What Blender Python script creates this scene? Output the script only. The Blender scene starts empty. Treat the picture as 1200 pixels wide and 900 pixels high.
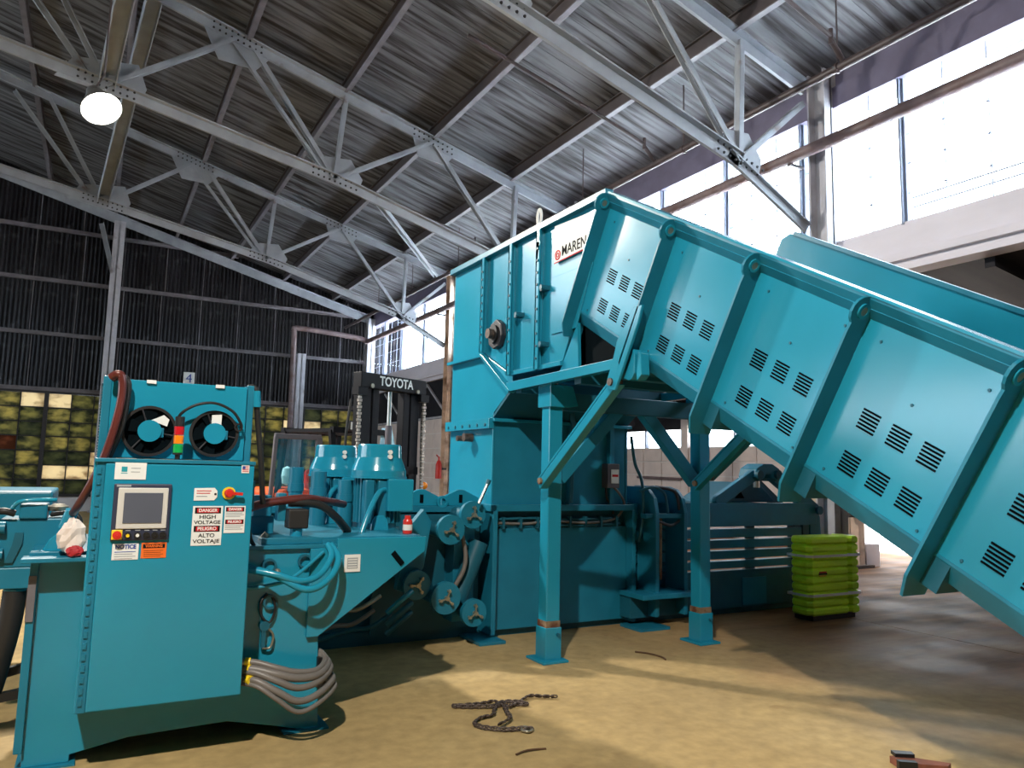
import bpy, math, random
from mathutils import Matrix, Vector

random.seed(7)
D = bpy.data
SC = bpy.context.scene
COL = SC.collection
PI = math.pi

# ------------------------------------------------------------------ camera
CAM_H, YAW, PITCH, ROLL, FPX = 1.65, math.radians(28.8855), math.radians(6.5422), math.radians(1.3589), 876.71
fw = Vector((math.sin(YAW) * math.cos(PITCH), math.cos(YAW) * math.cos(PITCH), math.sin(PITCH)))
r0 = Vector((math.cos(YAW), -math.sin(YAW), 0))
u0 = r0.cross(fw)
rt = r0 * math.cos(ROLL) + u0 * math.sin(ROLL)
up = -r0 * math.sin(ROLL) + u0 * math.cos(ROLL)
cam = D.objects.new('camera', D.cameras.new('camera'))
COL.objects.link(cam)
M = Matrix((rt, up, -fw)).transposed().to_4x4()
M.translation = (0, 0, CAM_H)
cam.matrix_world = M
cam.data.sensor_fit = 'HORIZONTAL'
cam.data.sensor_width = 36
cam.data.lens = FPX / 1200 * 36
cam.data.clip_start = .05
cam.data.clip_end = 300
SC.camera = cam

# ------------------------------------------------------------------ world, exposure
W = D.worlds.new('overcast sky')
SC.world = W
W.use_nodes = True
W.node_tree.nodes['Background'].inputs[0].default_value = (.78, .90, 1, 1)
W.node_tree.nodes['Background'].inputs[1].default_value = 11
SC.view_settings.view_transform = 'Standard'
SC.view_settings.look = 'None'
SC.view_settings.gamma = 1
SC.view_settings.exposure = 0.15
SC.view_settings.use_curve_mapping = False
SC.cycles.use_denoising = True
SC.cycles.max_bounces = 8
SC.cycles.diffuse_bounces = 4
SC.cycles.sample_clamp_indirect = 14
KEY_W, FAR_W = 760, 850          # ceiling lamps


def area(name, loc, rot, sx, sy, power=0, color=(1, 1, 1), portal=False, shape='RECTANGLE'):
    l = D.lights.new(name, 'AREA')
    l.shape = shape
    l.size = sx
    if shape == 'RECTANGLE':
        l.size_y = sy
    l.energy = power
    l.color = color
    if portal:
        l.cycles.is_portal = True
    o = D.objects.new(name, l)
    COL.objects.link(o)
    o.location = loc
    o.rotation_euler = rot
    return o


# high sun outside: it lights the aisle roof and the yard; the eave keeps it off the windows
sun = D.objects.new('sun', D.lights.new('sun', 'SUN'))
COL.objects.link(sun)
sun.data.energy = 60
sun.data.angle = math.radians(6)
sun.data.color = (.95, .98, 1)
sun.rotation_euler = Vector((.342, 0, .94)).to_track_quat('Z', 'Y').to_euler()

# daylight through the window bands of the long walls (portals for the sky)
for y0, y1 in ((-12, .4), (.7, 6.9), (7.2, 13.4), (13.7, 20.0), (20.4, 27.8)):
    area('window_daylight', (9.45, (y0 + y1) / 2, 6.0), (0, math.radians(90), 0), 2.0, y1 - y0, portal=True)
for y0, y1 in ((6, 16), (16, 27.8)):
    area('window_daylight', (-27.4, (y0 + y1) / 2, 4.6), (0, math.radians(-90), 0), 3.2, y1 - y0, portal=True)
area('door_daylight', (15.4, 9.55, 1.7), (0, math.radians(90), 0), 3.4, 2.8, portal=True)


# ------------------------------------------------------------------ materials
def lin(c):
    return tuple((v / 255 / 12.92 if v / 255 <= .04045 else ((v / 255 + .055) / 1.055) ** 2.4) for v in c)


def mat(name, rgb, rough=.5, metal=0, var=.12, scale=3.0, stretch=(1, 1, 1), bump=0, bump_scale=40, rgb2=None, mix=(.4, .7), rvar=.1,
        spec=.5, emit=None, trans=0, rgb3=None, mix3=(.6, .75), scale3=1.2):
    m = D.materials.new(name)
    m.use_nodes = True
    nt = m.node_tree
    b = nt.nodes['Principled BSDF']
    b.inputs['Metallic'].default_value = metal
    b.inputs['Specular IOR Level'].default_value = spec
    c = lin(rgb) if max(rgb) > 1 else rgb
    tc = nt.nodes.new('ShaderNodeTexCoord')
    mp = nt.nodes.new('ShaderNodeMapping')
    mp.inputs['Scale'].default_value = stretch
    nt.links.new(tc.outputs['Object'], mp.inputs[0])
    n = nt.nodes.new('ShaderNodeTexNoise')
    n.inputs['Scale'].default_value = scale
    n.inputs['Detail'].default_value = 5
    nt.links.new(mp.outputs[0], n.inputs['Vector'])
    cr = nt.nodes.new('ShaderNodeValToRGB')
    if rgb2 is None:
        lo = tuple(v * (1 - var) for v in c)
        hi = tuple(min(1, v * (1 + var)) for v in c)
        cr.color_ramp.elements[0].position, cr.color_ramp.elements[1].position = .3, .7
    else:
        lo, hi = c, (lin(rgb2) if max(rgb2) > 1 else rgb2)
        cr.color_ramp.elements[0].position, cr.color_ramp.elements[1].position = mix
    cr.color_ramp.elements[0].color = (*lo, 1)
    cr.color_ramp.elements[1].color = (*hi, 1)
    nt.links.new(n.outputs['Fac'], cr.inputs[0])
    colour = cr.outputs[0]
    if rgb3 is not None:
        n3 = nt.nodes.new('ShaderNodeTexNoise')
        n3.inputs['Scale'].default_value = scale3
        n3.inputs['Detail'].default_value = 8
        nt.links.new(tc.outputs['Object'], n3.inputs['Vector'])
        c3 = nt.nodes.new('ShaderNodeValToRGB')
        c3.color_ramp.elements[0].position, c3.color_ramp.elements[1].position = mix3
        nt.links.new(n3.outputs['Fac'], c3.inputs[0])
        mx = nt.nodes.new('ShaderNodeMixRGB')
        nt.links.new(c3.outputs[0], mx.inputs[0])
        nt.links.new(colour, mx.inputs[1])
        mx.inputs[2].default_value = (*(lin(rgb3) if max(rgb3) > 1 else rgb3), 1)
        colour = mx.outputs[0]
    nt.links.new(colour, b.inputs['Base Color'])
    mr = nt.nodes.new('ShaderNodeMapRange')
    mr.inputs['To Min'].default_value = max(.02, rough - rvar)
    mr.inputs['To Max'].default_value = min(1, rough + rvar)
    nt.links.new(n.outputs['Fac'], mr.inputs[0])
    nt.links.new(mr.outputs[0], b.inputs['Roughness'])
    if bump:
        n2 = nt.nodes.new('ShaderNodeTexNoise')
        n2.inputs['Scale'].default_value = bump_scale
        n2.inputs['Detail'].default_value = 4
        nt.links.new(mp.outputs[0], n2.inputs['Vector'])
        bp = nt.nodes.new('ShaderNodeBump')
        bp.inputs['Strength'].default_value = bump
        bp.inputs['Distance'].default_value = .02
        nt.links.new(n2.outputs['Fac'], bp.inputs['Height'])
        nt.links.new(bp.outputs[0], b.inputs['Normal'])
    if emit:
        b.inputs['Emission Color'].default_value = (*emit[0], 1)
        b.inputs['Emission Strength'].default_value = emit[1]
    if trans:
        b.inputs['Transmission Weight'].default_value = trans
    return m


def glass_mat(name, tint=(.95, .98, 1), gloss=.06):
    m = D.materials.new(name)
    m.use_nodes = True
    nt = m.node_tree
    nt.nodes.remove(nt.nodes['Principled BSDF'])
    t = nt.nodes.new('ShaderNodeBsdfTransparent')
    t.inputs[0].default_value = (*tint, 1)
    g = nt.nodes.new('ShaderNodeBsdfGlossy')
    g.inputs['Roughness'].default_value = .08
    mx = nt.nodes.new('ShaderNodeMixShader')
    mx.inputs[0].default_value = gloss
    nt.links.new(t.outputs[0], mx.inputs[1])
    nt.links.new(g.outputs[0], mx.inputs[2])
    nt.links.new(mx.outputs[0], nt.nodes['Material Output'].inputs[0])
    return m


def dirty_pane(name, rgb, rgb2, trans=.6, seed=0.0, mix=(.42, .62), edge=.55):
    """old window glass caked with dirt: part of the daylight behind it comes through"""
    m = D.materials.new(name)
    m.use_nodes = True
    nt = m.node_tree
    nt.nodes.remove(nt.nodes['Principled BSDF'])
    tc = nt.nodes.new('ShaderNodeTexCoord')
    n = nt.nodes.new('ShaderNodeTexNoise')
    n.noise_dimensions = '4D'
    n.inputs['Scale'].default_value = 3.2
    n.inputs['Detail'].default_value = 3
    n.inputs['W'].default_value = seed
    mp = nt.nodes.new('ShaderNodeMapping')
    mp.inputs['Scale'].default_value = (1, 1, 1.8)
    nt.links.new(tc.outputs['Object'], mp.inputs[0])
    nt.links.new(mp.outputs[0], n.inputs['Vector'])
    cr = nt.nodes.new('ShaderNodeValToRGB')
    cr.color_ramp.elements[0].position, cr.color_ramp.elements[1].position = mix
    cr.color_ramp.elements[0].color = (*lin(rgb), 1)
    cr.color_ramp.elements[1].color = (*lin(rgb2), 1)
    sub = nt.nodes.new('ShaderNodeVectorMath')
    sub.operation = 'SUBTRACT'
    nt.links.new(tc.outputs['Generated'], sub.inputs[0])
    sub.inputs[1].default_value = (.5, .5, .5)
    mul = nt.nodes.new('ShaderNodeVectorMath')
    mul.operation = 'MULTIPLY'
    nt.links.new(sub.outputs[0], mul.inputs[0])
    mul.inputs[1].default_value = (1, 0, 1.1)
    ln = nt.nodes.new('ShaderNodeVectorMath')
    ln.operation = 'LENGTH'
    nt.links.new(mul.outputs[0], ln.inputs[0])
    ma = nt.nodes.new('ShaderNodeMath')
    ma.operation = 'MULTIPLY_ADD'
    nt.links.new(ln.outputs['Value'], ma.inputs[0])
    ma.inputs[1].default_value = -edge
    nt.links.new(n.outputs['Fac'], ma.inputs[2])
    ad = nt.nodes.new('ShaderNodeMath')
    ad.operation = 'ADD'
    nt.links.new(ma.outputs[0], ad.inputs[0])
    ad.inputs[1].default_value = edge * .33
    nt.links.new(ad.outputs[0], cr.inputs[0])
    d = nt.nodes.new('ShaderNodeBsdfDiffuse')
    t = nt.nodes.new('ShaderNodeBsdfTranslucent')
    nt.links.new(cr.outputs[0], d.inputs[0])
    nt.links.new(cr.outputs[0], t.inputs[0])
    mx = nt.nodes.new('ShaderNodeMixShader')
    mx.inputs[0].default_value = trans
    nt.links.new(d.outputs[0], mx.inputs[1])
    nt.links.new(t.outputs[0], mx.inputs[2])
    nt.links.new(mx.outputs[0], nt.nodes['Material Output'].inputs[0])
    return m


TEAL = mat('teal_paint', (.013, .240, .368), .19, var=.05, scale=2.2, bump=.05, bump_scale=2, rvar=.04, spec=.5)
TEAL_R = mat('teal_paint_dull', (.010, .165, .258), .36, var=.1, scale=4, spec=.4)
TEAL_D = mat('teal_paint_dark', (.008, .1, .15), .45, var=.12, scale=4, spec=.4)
TEAL_RUST = mat('teal_paint_worn', (.014, .215, .315), .4, var=.08, scale=2, rgb3=(120, 85, 50), mix3=(.68, .72), scale3=6)
RUST_BAND = mat('bare_rusty_steel', (122, 102, 80), .7, var=.3, scale=14, rgb3=(90, 50, 30), mix3=(.5, .6), scale3=9)
BLACK = mat('black_plastic', (22, 22, 24), .5, var=.2)
RUBBER = mat('black_rubber', (30, 29, 29), .55, var=.2)
DARK = mat('dark_steel', (38, 38, 44), .5, var=.25, scale=6)
VOIDM = mat('vent_dark', (6, 14, 18), .9, var=.2, spec=.05)
STEEL = mat('bright_steel', (190, 190, 185), .3, metal=1, var=.1)
ZINC = mat('zinc_bolt', (170, 165, 150), .35, metal=.8, var=.15, scale=20)
TRUSS = mat('grey_truss_paint', (150, 156, 164), .5, var=.14, scale=3, rgb3=(105, 84, 72), mix3=(.66, .78), scale3=2.5)
COLM = mat('grey_column_paint', (178, 178, 186), .55, var=.15, scale=3, rgb3=(95, 80, 70), mix3=(.6, .75), scale3=2)
RUSTCOL = mat('rusty_column', (222, 196, 174), .7, var=.2, scale=5, rgb3=(140, 108, 84), mix3=(.5, .65), scale3=2)
DECK = mat('weathered_roof_deck', (112, 114, 120), .7, scale=1.3, stretch=(.45, 6, 1), rgb2=(45, 41, 42), mix=(.40, .62), bump=.3, bump_scale=8,
           rgb3=(132, 104, 88), mix3=(.7, .8), scale3=.6)
PURLIN = mat('purlin_steel_shaded', (74, 68, 70), .5, var=.2, scale=4)
CORR = mat('old_corrugated_sheet', (36, 35, 40), .42, metal=.3, scale=1.6, stretch=(6, 6, .5), var=.45, rvar=.15, rgb3=(70, 68, 72), mix3=(.6, .7), scale3=2)
SEAM = mat('pale_sheet_edge', (120, 120, 128), .6, var=.35, scale=3)
GIRT = mat('grey_girt', (104, 101, 107), .55, var=.25, scale=4)
WHITE_WALL = mat('white_washed_wall', (215, 215, 220), .8, var=.06, bump=.1)
CONC = mat('grey_concrete_band', (224, 220, 230), .8, var=.08, scale=2, stretch=(1, .4, 1), bump=.15, bump_scale=12)
DARKBAND = mat('dark_header', (104, 100, 122), .7, var=.15, scale=3)
BRICKG = mat('painted_block', (222, 208, 202), .8, var=.08, scale=3, bump=.15)
MORTAR = mat('block_joint', (232, 226, 222), .85, var=.05)
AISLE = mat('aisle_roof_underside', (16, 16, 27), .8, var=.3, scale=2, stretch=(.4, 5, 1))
WHITE_ROOF = mat('outer_roof_white', (238, 238, 238), .8, var=.05)
MULL = mat('window_steel', (128, 136, 156), .5, var=.12)
GLASS = glass_mat('window_glass')
TGLASS = glass_mat('cab_glass', (.82, .9, .92), .12)
PIPE_RUST = mat('rusty_pipe', (118, 102, 104), .55, var=.25, scale=6, rgb3=(88, 62, 52), mix3=(.5, .7), scale3=3)
PIPE_DARK = mat('dark_iron_pipe', (70, 60, 62), .5, var=.25, scale=6)
SIGNW = mat('sign_white', (222, 224, 222), .65, var=.03, spec=.15)
SIGNRED = mat('sign_red', (190, 40, 45), .7, var=.05, spec=.1)
SIGNBLK = mat('sign_black', (28, 26, 28), .7, var=.05, spec=.1)
SIGNBLUE = mat('sign_blue', (40, 70, 150), .4, var=.05)
SIGNORG = mat('sign_orange', (232, 110, 40), .4, var=.05)
TEALINK = mat('teal_ink', (40, 150, 165), .4, var=.05)
GREYINK = mat('grey_ink', (150, 155, 160), .5, var=.05)
NAVY = mat('panel_navy_frame', (44, 50, 72), .45, var=.1)
PALEG = mat('panel_pale_bezel', (200, 198, 192), .4, var=.04)
SCREEN = mat('dark_glass_screen', (88, 92, 104), .12, var=.05)
YELLOW = mat('safety_yellow', (235, 200, 40), .4, var=.06)
RED = mat('safety_red', (200, 40, 30), .35, var=.06)
GREENL = mat('green_lens', (20, 165, 80), .25, var=.05)
ORANGEL = mat('orange_lens', (240, 135, 20), .25, var=.05)
REDL = mat('red_lens', (190, 25, 35), .25, var=.05)
HOSE_RED = mat('red_brown_hose', (92, 42, 37), .3, var=.15)
HOSE_GREY = mat('grey_conduit', (108, 103, 99), .45, var=.05, scale=8)
ORANGE_T = mat('forklift_orange', (226, 88, 36), .35, var=.08)
FORK_BLK = mat('forklift_black', (12, 12, 18), .6, var=.2, spec=.2)
FORK_GREY = mat('forklift_grey', (92, 88, 96), .5, var=.1)
CHAINM = mat('rusty_chain_steel', (92, 80, 74), .5, metal=.5, var=.4, scale=40)
LIFTCH = mat('greasy_lift_chain', (176, 166, 156), .4, metal=.4, var=.3, scale=30)
LIME = mat('lime_plastic', (206, 252, 52), .32, var=.06, spec=.5)
STRAP = mat('white_strap', (225, 228, 230), .4, var=.04)
BAG = mat('white_plastic_bag', (225, 212, 204), .5, var=.06, scale=8, bump=.3, bump_scale=14)
REDRAG = mat('red_rag', (170, 35, 45), .7, var=.25, scale=10)
CANRED = mat('red_can_paint', (205, 50, 42), .3, var=.06)
WOODR = mat('reddish_wood', (120, 70, 52), .8, var=.3, scale=12)
TWIG = mat('twig', (92, 66, 44), .8, var=.3, scale=12)
EXTG = mat('sunlit_yard', (214, 200, 190), .9, var=.12, scale=1.5)
FENCE = mat('pale_boards', (206, 190, 172), .85, var=.12, scale=4)
LENS = mat('lamp_lens', (255, 250, 235), .3, var=.0, emit=((1, .93, .78), 26))
LAMPBODY = mat('lamp_housing', (150, 150, 150), .4, metal=.6, var=.1)
PBLUE = mat('pale_blue_sheet', (176, 222, 232), .25, var=.06)


def floor_mat():
    m = D.materials.new('dusty_concrete')
    m.use_nodes = True
    nt = m.node_tree
    b = nt.nodes['Principled BSDF']
    tc = nt.nodes.new('ShaderNodeTexCoord')
    L = nt.links.new

    def noise(sc, det=6, stretch=None, rough=.55):
        n = nt.nodes.new('ShaderNodeTexNoise')
        n.inputs['Scale'].default_value = sc
        n.inputs['Detail'].default_value = det
        n.inputs['Roughness'].default_value = rough
        if stretch:
            mp = nt.nodes.new('ShaderNodeMapping')
            mp.inputs['Scale'].default_value = stretch
            L(tc.outputs['Object'], mp.inputs[0])
            L(mp.outputs[0], n.inputs['Vector'])
        else:
            L(tc.outputs['Object'], n.inputs['Vector'])
        return n.outputs['Fac']

    def ramp(fac, stops):
        r = nt.nodes.new('ShaderNodeValToRGB')
        e = r.color_ramp.elements
        while len(e) < len(stops):
            e.new(.5)
        for i, (p, c) in enumerate(stops):
            e[i].position = p
            e[i].color = (*c, 1)
        L(fac, r.inputs[0])
        return r.outputs[0]

    def mix(fac, a, c, mode='MIX'):
        x = nt.nodes.new('ShaderNodeMixRGB')
        x.blend_type = mode
        if isinstance(fac, float):
            x.inputs[0].default_value = fac
        else:
            L(fac, x.inputs[0])
        L(a, x.inputs[1])
        if isinstance(c, tuple):
            x.inputs[2].default_value = (*c, 1)
        else:
            L(c, x.inputs[2])
        return x.outputs[0]

    base = ramp(noise(.55), [(.3, lin((158, 134, 92))), (.55, lin((178, 152, 104))), (.75, lin((188, 164, 118)))])
    fine = ramp(noise(9, 8), [(.3, (.78, .78, .78)), (.7, (1.08, 1.08, 1.08))])
    base = mix(1.0, base, fine, 'MULTIPLY')
    # brown trodden earth and damp stain on the far right side of the hall
    sep = nt.nodes.new('ShaderNodeSeparateXYZ')
    L(tc.outputs['Object'], sep.inputs[0])
    add = nt.nodes.new('ShaderNodeMath')
    add.operation = 'MULTIPLY_ADD'
    L(noise(.7), add.inputs[0])
    add.inputs[1].default_value = 3.0
    L(sep.outputs[0], add.inputs[2])
    mr = nt.nodes.new('ShaderNodeMapRange')
    mr.inputs['From Min'].default_value = 6.2
    mr.inputs['From Max'].default_value = 8.8
    L(add.outputs[0], mr.inputs[0])
    earth = ramp(noise(1.3, 6, (.5, 2.2, 1)), [(.35, lin((108, 71, 42))), (.6, lin((146, 101, 62))), (.75, lin((164, 119, 78)))])
    base = mix(mr.outputs[0], base, earth)
    spots = ramp(noise(2.6, 3), [(.66, (0, 0, 0)), (.74, (.5, .5, .5))])
    base = mix(spots, base, lin((126, 100, 64)))
    dust = ramp(noise(.9, 9, (1, 1.6, 1), .7), [(.72, (0, 0, 0)), (.77, (.5, .5, .5))])
    base = mix(dust, base, lin((214, 196, 164)))
    L(base, b.inputs['Base Color'])
    rr = ramp(noise(.8, 4), [(.35, (.62, .62, .62)), (.65, (.9, .9, .9))])
    L(rr, b.inputs['Roughness'])
    b.inputs['Specular IOR Level'].default_value = .22
    bp = nt.nodes.new('ShaderNodeBump')
    bp.inputs['Strength'].default_value = .25
    bp.inputs['Distance'].default_value = .01
    L(noise(14, 8), bp.inputs['Height'])
    L(bp.outputs[0], b.inputs['Normal'])
    return m


FLOOR = floor_mat()


# ------------------------------------------------------------------ mesh helpers
class MB:
    """collects shapes in world metres; build() links them as ONE mesh object"""

    def __init__(s):
        s.v, s.f, s.sm = [], [], []
        s.T = None

    def _add(s, vs, fs, smooth=False):
        n = len(s.v)
        if s.T is not None:
            vs = [s.T @ Vector(p) for p in vs]
        s.v += [tuple(p) for p in vs]
        s.f += [tuple(i + n for i in q) for q in fs]
        s.sm += ([smooth] * len(fs) if isinstance(smooth, bool) else smooth)
        return s

    def box(s, x0, x1, y0, y1, z0, z1):
        vs = [(x, y, z) for z in (z0, z1) for y in (y0, y1) for x in (x0, x1)]
        return s._add(vs, [(0, 2, 3, 1), (4, 5, 7, 6), (0, 1, 5, 4), (2, 6, 7, 3), (0, 4, 6, 2), (1, 3, 7, 5)])

    def bar(s, p0, p1, w, h, upv=(0, 0, 1), off=(0, 0)):
        """box along p0-p1, w sideways, h along upv; off shifts the section (side, up)"""
        p0, p1 = Vector(p0), Vector(p1)
        d = (p1 - p0).normalized()
        sd = d.cross(Vector(upv))
        if sd.length < 1e-4:
            sd = d.cross(Vector((1, 0, 0)))
        sd.normalize()
        uu = sd.cross(d)
        vs = []
        for p in (p0, p1):
            for a, b in ((-1, -1), (1, -1), (1, 1), (-1, 1)):
                vs.append(p + sd * (a * w / 2 + off[0]) + uu * (b * h / 2 + off[1]))
        return s._add(vs, [(3, 2, 1, 0), (4, 5, 6, 7), (0, 1, 5, 4), (1, 2, 6, 5), (2, 3, 7, 6), (3, 0, 4, 7)])

    def cyl(s, p0, p1, r, seg=16, r1=None, caps=True):
        p0, p1 = Vector(p0), Vector(p1)
        r1 = r if r1 is None else r1
        d = (p1 - p0).normalized()
        a = d.orthogonal().normalized()
        b = d.cross(a)
        ring = lambda p, q: [p + (a * math.cos(2 * PI * i / seg) + b * math.sin(2 * PI * i / seg)) * q for i in range(seg)]
        s._add(ring(p0, r) + ring(p1, r1), [(i, (i + 1) % seg, seg + (i + 1) % seg, seg + i) for i in range(seg)], True)
        if caps:
            s._add(ring(p0, r), [tuple(range(seg))[::-1]])
            s._add(ring(p1, r1), [tuple(range(seg))])
        return s

    def ring(s, c, ax, r_out, r_in, h, seg=24):
        """flat washer of thickness h around axis ax, centred on c"""
        c, d = Vector(c), Vector(ax).normalized()
        a = d.orthogonal().normalized()
        b = d.cross(a)
        P = lambda r, k: [c + d * k + (a * math.cos(2 * PI * i / seg) + b * math.sin(2 * PI * i / seg)) * r for i in range(seg)]
        A, B, C_, E_ = P(r_out, -h / 2), P(r_out, h / 2), P(r_in, h / 2), P(r_in, -h / 2)
        for u, w, sm in ((A, B, True), (B, C_, False), (C_, E_, True), (E_, A, False)):
            s._add(u + w, [(i, (i + 1) % seg, seg + (i + 1) % seg, seg + i) for i in range(seg)], sm)
        return s

    def tube(s, pts, r, seg=8, sub=6, closed=False):
        """smooth pipe along a Catmull-Rom curve through pts"""
        P = [Vector(p) for p in pts]
        if len(P) > 2 and sub > 1:
            Q = []
            n = len(P)
            for i in range(n if closed else n - 1):
                g = lambda k: P[k % n] if closed else P[min(max(k, 0), n - 1)]
                a, b, c, d = g(i - 1), g(i), g(i + 1), g(i + 2)
                for j in range(sub):
                    t = j / sub
                    Q.append(.5 * ((2 * b) + (c - a) * t + (2 * a - 5 * b + 4 * c - d) * t * t + (3 * b - a - 3 * c + d) * t ** 3))
            if not closed:
                Q.append(P[-1])
            P = Q
        n = len(P)
        vs = []
        a = None
        for i, p in enumerate(P):
            if closed:
                d = (P[(i + 1) % n] - P[i - 1])
            else:
                d = (P[min(i + 1, n - 1)] - P[max(i - 1, 0)])
            d.normalize()
            a = d.orthogonal().normalized() if a is None else (a - d * a.dot(d)).normalized()
            b = d.cross(a)
            vs += [p + (a * math.cos(2 * PI * k / seg) + b * math.sin(2 * PI * k / seg)) * r for k in range(seg)]
        fs = [(i * seg + k, i * seg + (k + 1) % seg, ((i + 1) % n) * seg + (k + 1) % seg, ((i + 1) % n) * seg + k)
              for i in range(n if closed else n - 1) for k in range(seg)]
        s._add(vs, fs, True)
        if not closed:
            s._add(vs[:seg], [tuple(range(seg))[::-1]])
            s._add(vs[-seg:], [tuple(range(seg))])
        return s

    def prism(s, poly, axis, a0, a1):
        """poly in the plane across axis (X: y,z  Y: x,z  Z: x,y) pulled from a0 to a1"""
        mk = {'X': lambda p, a: (a, p[0], p[1]), 'Y': lambda p, a: (p[0], a, p[1]), 'Z': lambda p, a: (p[0], p[1], a)}[axis]
        n = len(poly)
        A, B = [mk(p, a0) for p in poly], [mk(p, a1) for p in poly]
        s._add(A + B, [tuple(range(n))[::-1], tuple(range(n, 2 * n))] + [(i, (i + 1) % n, n + (i + 1) % n, n + i) for i in range(n)])
        return s

    def lathe(s, c, prof, seg=24, ax=(0, 0, 1)):
        """prof = (radius, height) pairs around axis ax from c; sharp profile corners"""
        c, d = Vector(c), Vector(ax).normalized()
        a = d.orthogonal().normalized()
        b = d.cross(a)
        for (ra, ha), (rb, hb) in zip(prof, prof[1:]):
            R = lambda r, h: [c + d * h + (a * math.cos(2 * PI * i / seg) + b * math.sin(2 * PI * i / seg)) * r for i in range(seg)]
            s._add(R(max(ra, 1e-4), ha) + R(max(rb, 1e-4), hb), [(i, (i + 1) % seg, seg + (i + 1) % seg, seg + i) for i in range(seg)], True)
        return s

    def ball(s, c, r, seg=10, rings=6):
        return s.lathe(Vector(c), [(r * math.sin(PI * i / rings), -r * math.cos(PI * i / rings)) for i in range(rings + 1)], seg)

    def build(s, name, m, parent=None, bevel=0, **props):
        org = Vector(WL[parent.name]) if parent is not None else None
        if org is None:
            xs, ys, zs = zip(*s.v)
            org = Vector(((min(xs) + max(xs)) / 2, (min(ys) + max(ys)) / 2, min(zs)))
        me = D.meshes.new(name)
        me.from_pydata([tuple(Vector(p) - org) for p in s.v], [], s.f)
        me.polygons.foreach_set('use_smooth', s.sm)
        import bmesh
        bm = bmesh.new()
        bm.from_mesh(me)
        bmesh.ops.recalc_face_normals(bm, faces=bm.faces)
        bm.to_mesh(me)
        bm.free()
        me.materials.append(m)
        me.update()
        o = D.objects.new(name, me)
        COL.objects.link(o)
        if parent is not None:
            o.parent = parent
        else:
            o.location = org
        WL[o.name] = tuple(org)
        if bevel:
            bv = o.modifiers.new('edge', 'BEVEL')
            bv.width = bevel
            bv.segments = 2
            bv.limit_method = 'ANGLE'
        for k, v in props.items():
            o[k] = v
        return o


WL = {}


def empty(name, loc, **props):
    o = D.objects.new(name, None)
    o.empty_display_size = .2
    COL.objects.link(o)
    o.location = loc
    WL[o.name] = tuple(loc)
    for k, v in props.items():
        o[k] = v
    return o


def thing(name, loc, label, cat, group=None):
    o = empty(name, loc, label=label, category=cat)
    if group:
        o['group'] = group
    return o


def box(name, m, parent, x0, x1, y0, y1, z0, z1, bevel=0, **p):
    return MB().box(x0, x1, y0, y1, z0, z1).build(name, m, parent, bevel, **p)


def text(s, size, loc, rot, m, parent, name='lettering', width=None, spacing=1.0, bold=0.0):
    """flat printed lettering, loc = centre in world metres"""
    c = D.curves.new(name, 'FONT')
    c.body = s
    c.size = size
    c.align_x = 'CENTER'
    c.align_y = 'CENTER'
    c.extrude = .0008
    c.offset = bold
    c.space_character = spacing
    c.materials.append(m)
    tmp = D.objects.new(name + '_curve', c)
    COL.objects.link(tmp)
    dg = bpy.context.evaluated_depsgraph_get()
    me = D.meshes.new_from_object(tmp.evaluated_get(dg))
    D.objects.remove(tmp)
    me.name = name
    xs = [v.co.x for v in me.vertices]
    if width:
        k = width / (max(xs) - min(xs))
        for v in me.vertices:
            v.co.x *= k
    o = D.objects.new(name, me)
    COL.objects.link(o)
    o.parent = parent
    o.location = Vector(loc) - Vector(WL[parent.name])
    o.rotation_euler = rot
    return o


FRONT = (PI / 2, 0, 0)                 # faces -Y
SIDE = (PI / 2, 0, -PI / 2)            # faces -X


def inst(src, loc, parent, name=None):
    """same mesh again (shared data), moved by loc; a child of parent"""
    o = src.copy()
    COL.objects.link(o)
    o.location = Vector(src.location) + Vector(loc)
    o.parent = parent
    return o


# =================================================================== SETTING
# ------------------------------------------------------------------ floor
fl = empty('floor', (0, 0, 0), kind='structure')
for x0, x1, y0, y1 in ((-28, 7.96, -14, 30), (7.975, 16, -14, 30)):
    MB().box(x0, x1, y0, y1, -.2, 0).build('concrete_slab', FLOOR, fl)
MB().box(7.9, 8.05, -14, 30, -.25, -.03).build('joint_filler', VOIDM, fl)
MB().box(16, 70, -30, 60, -.3, -.06).build('ground', EXTG, None, kind='structure')

DK = lambda x: 10.16 - .27 * x         # underside of the roof deck over x

# ------------------------------------------------------------------ ceiling
ce = empty('ceiling', (0, 8, 8), kind='structure')
mb = MB()
y = -12.0
while y < 28.4:
    w = .155
    for xa, xb in ((9.35, 7.45), (7.45, 3.75), (3.75, -1.9), (-1.9, -9.0)):
        dz = random.uniform(-.006, .006)
        mb.prism([(xa, DK(xa) + dz), (xb, DK(xb) + dz), (xb, DK(xb) + .05), (xa, DK(xa) + .05)], 'Y', y, y + w - .003)
    y += w
mb.build('deck_board', DECK, ce, kind='stuff')
mb = MB()
mb.prism([(10.3, DK(10.3) + .05), (-9, DK(-9) + .05), (-9, DK(-9) + .15), (10.3, DK(10.3) + .15)], 'Y', -12, 28.6)
mb.prism([(-9, DK(-9) + .02), (-27.6, DK(-9) - 18.6 * .27), (-27.6, DK(-9) - 18.6 * .27 + .1), (-9, DK(-9) + .15)], 'Y', -12, 28.6)
mb.build('roof_sheet', DARK, ce)

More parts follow.
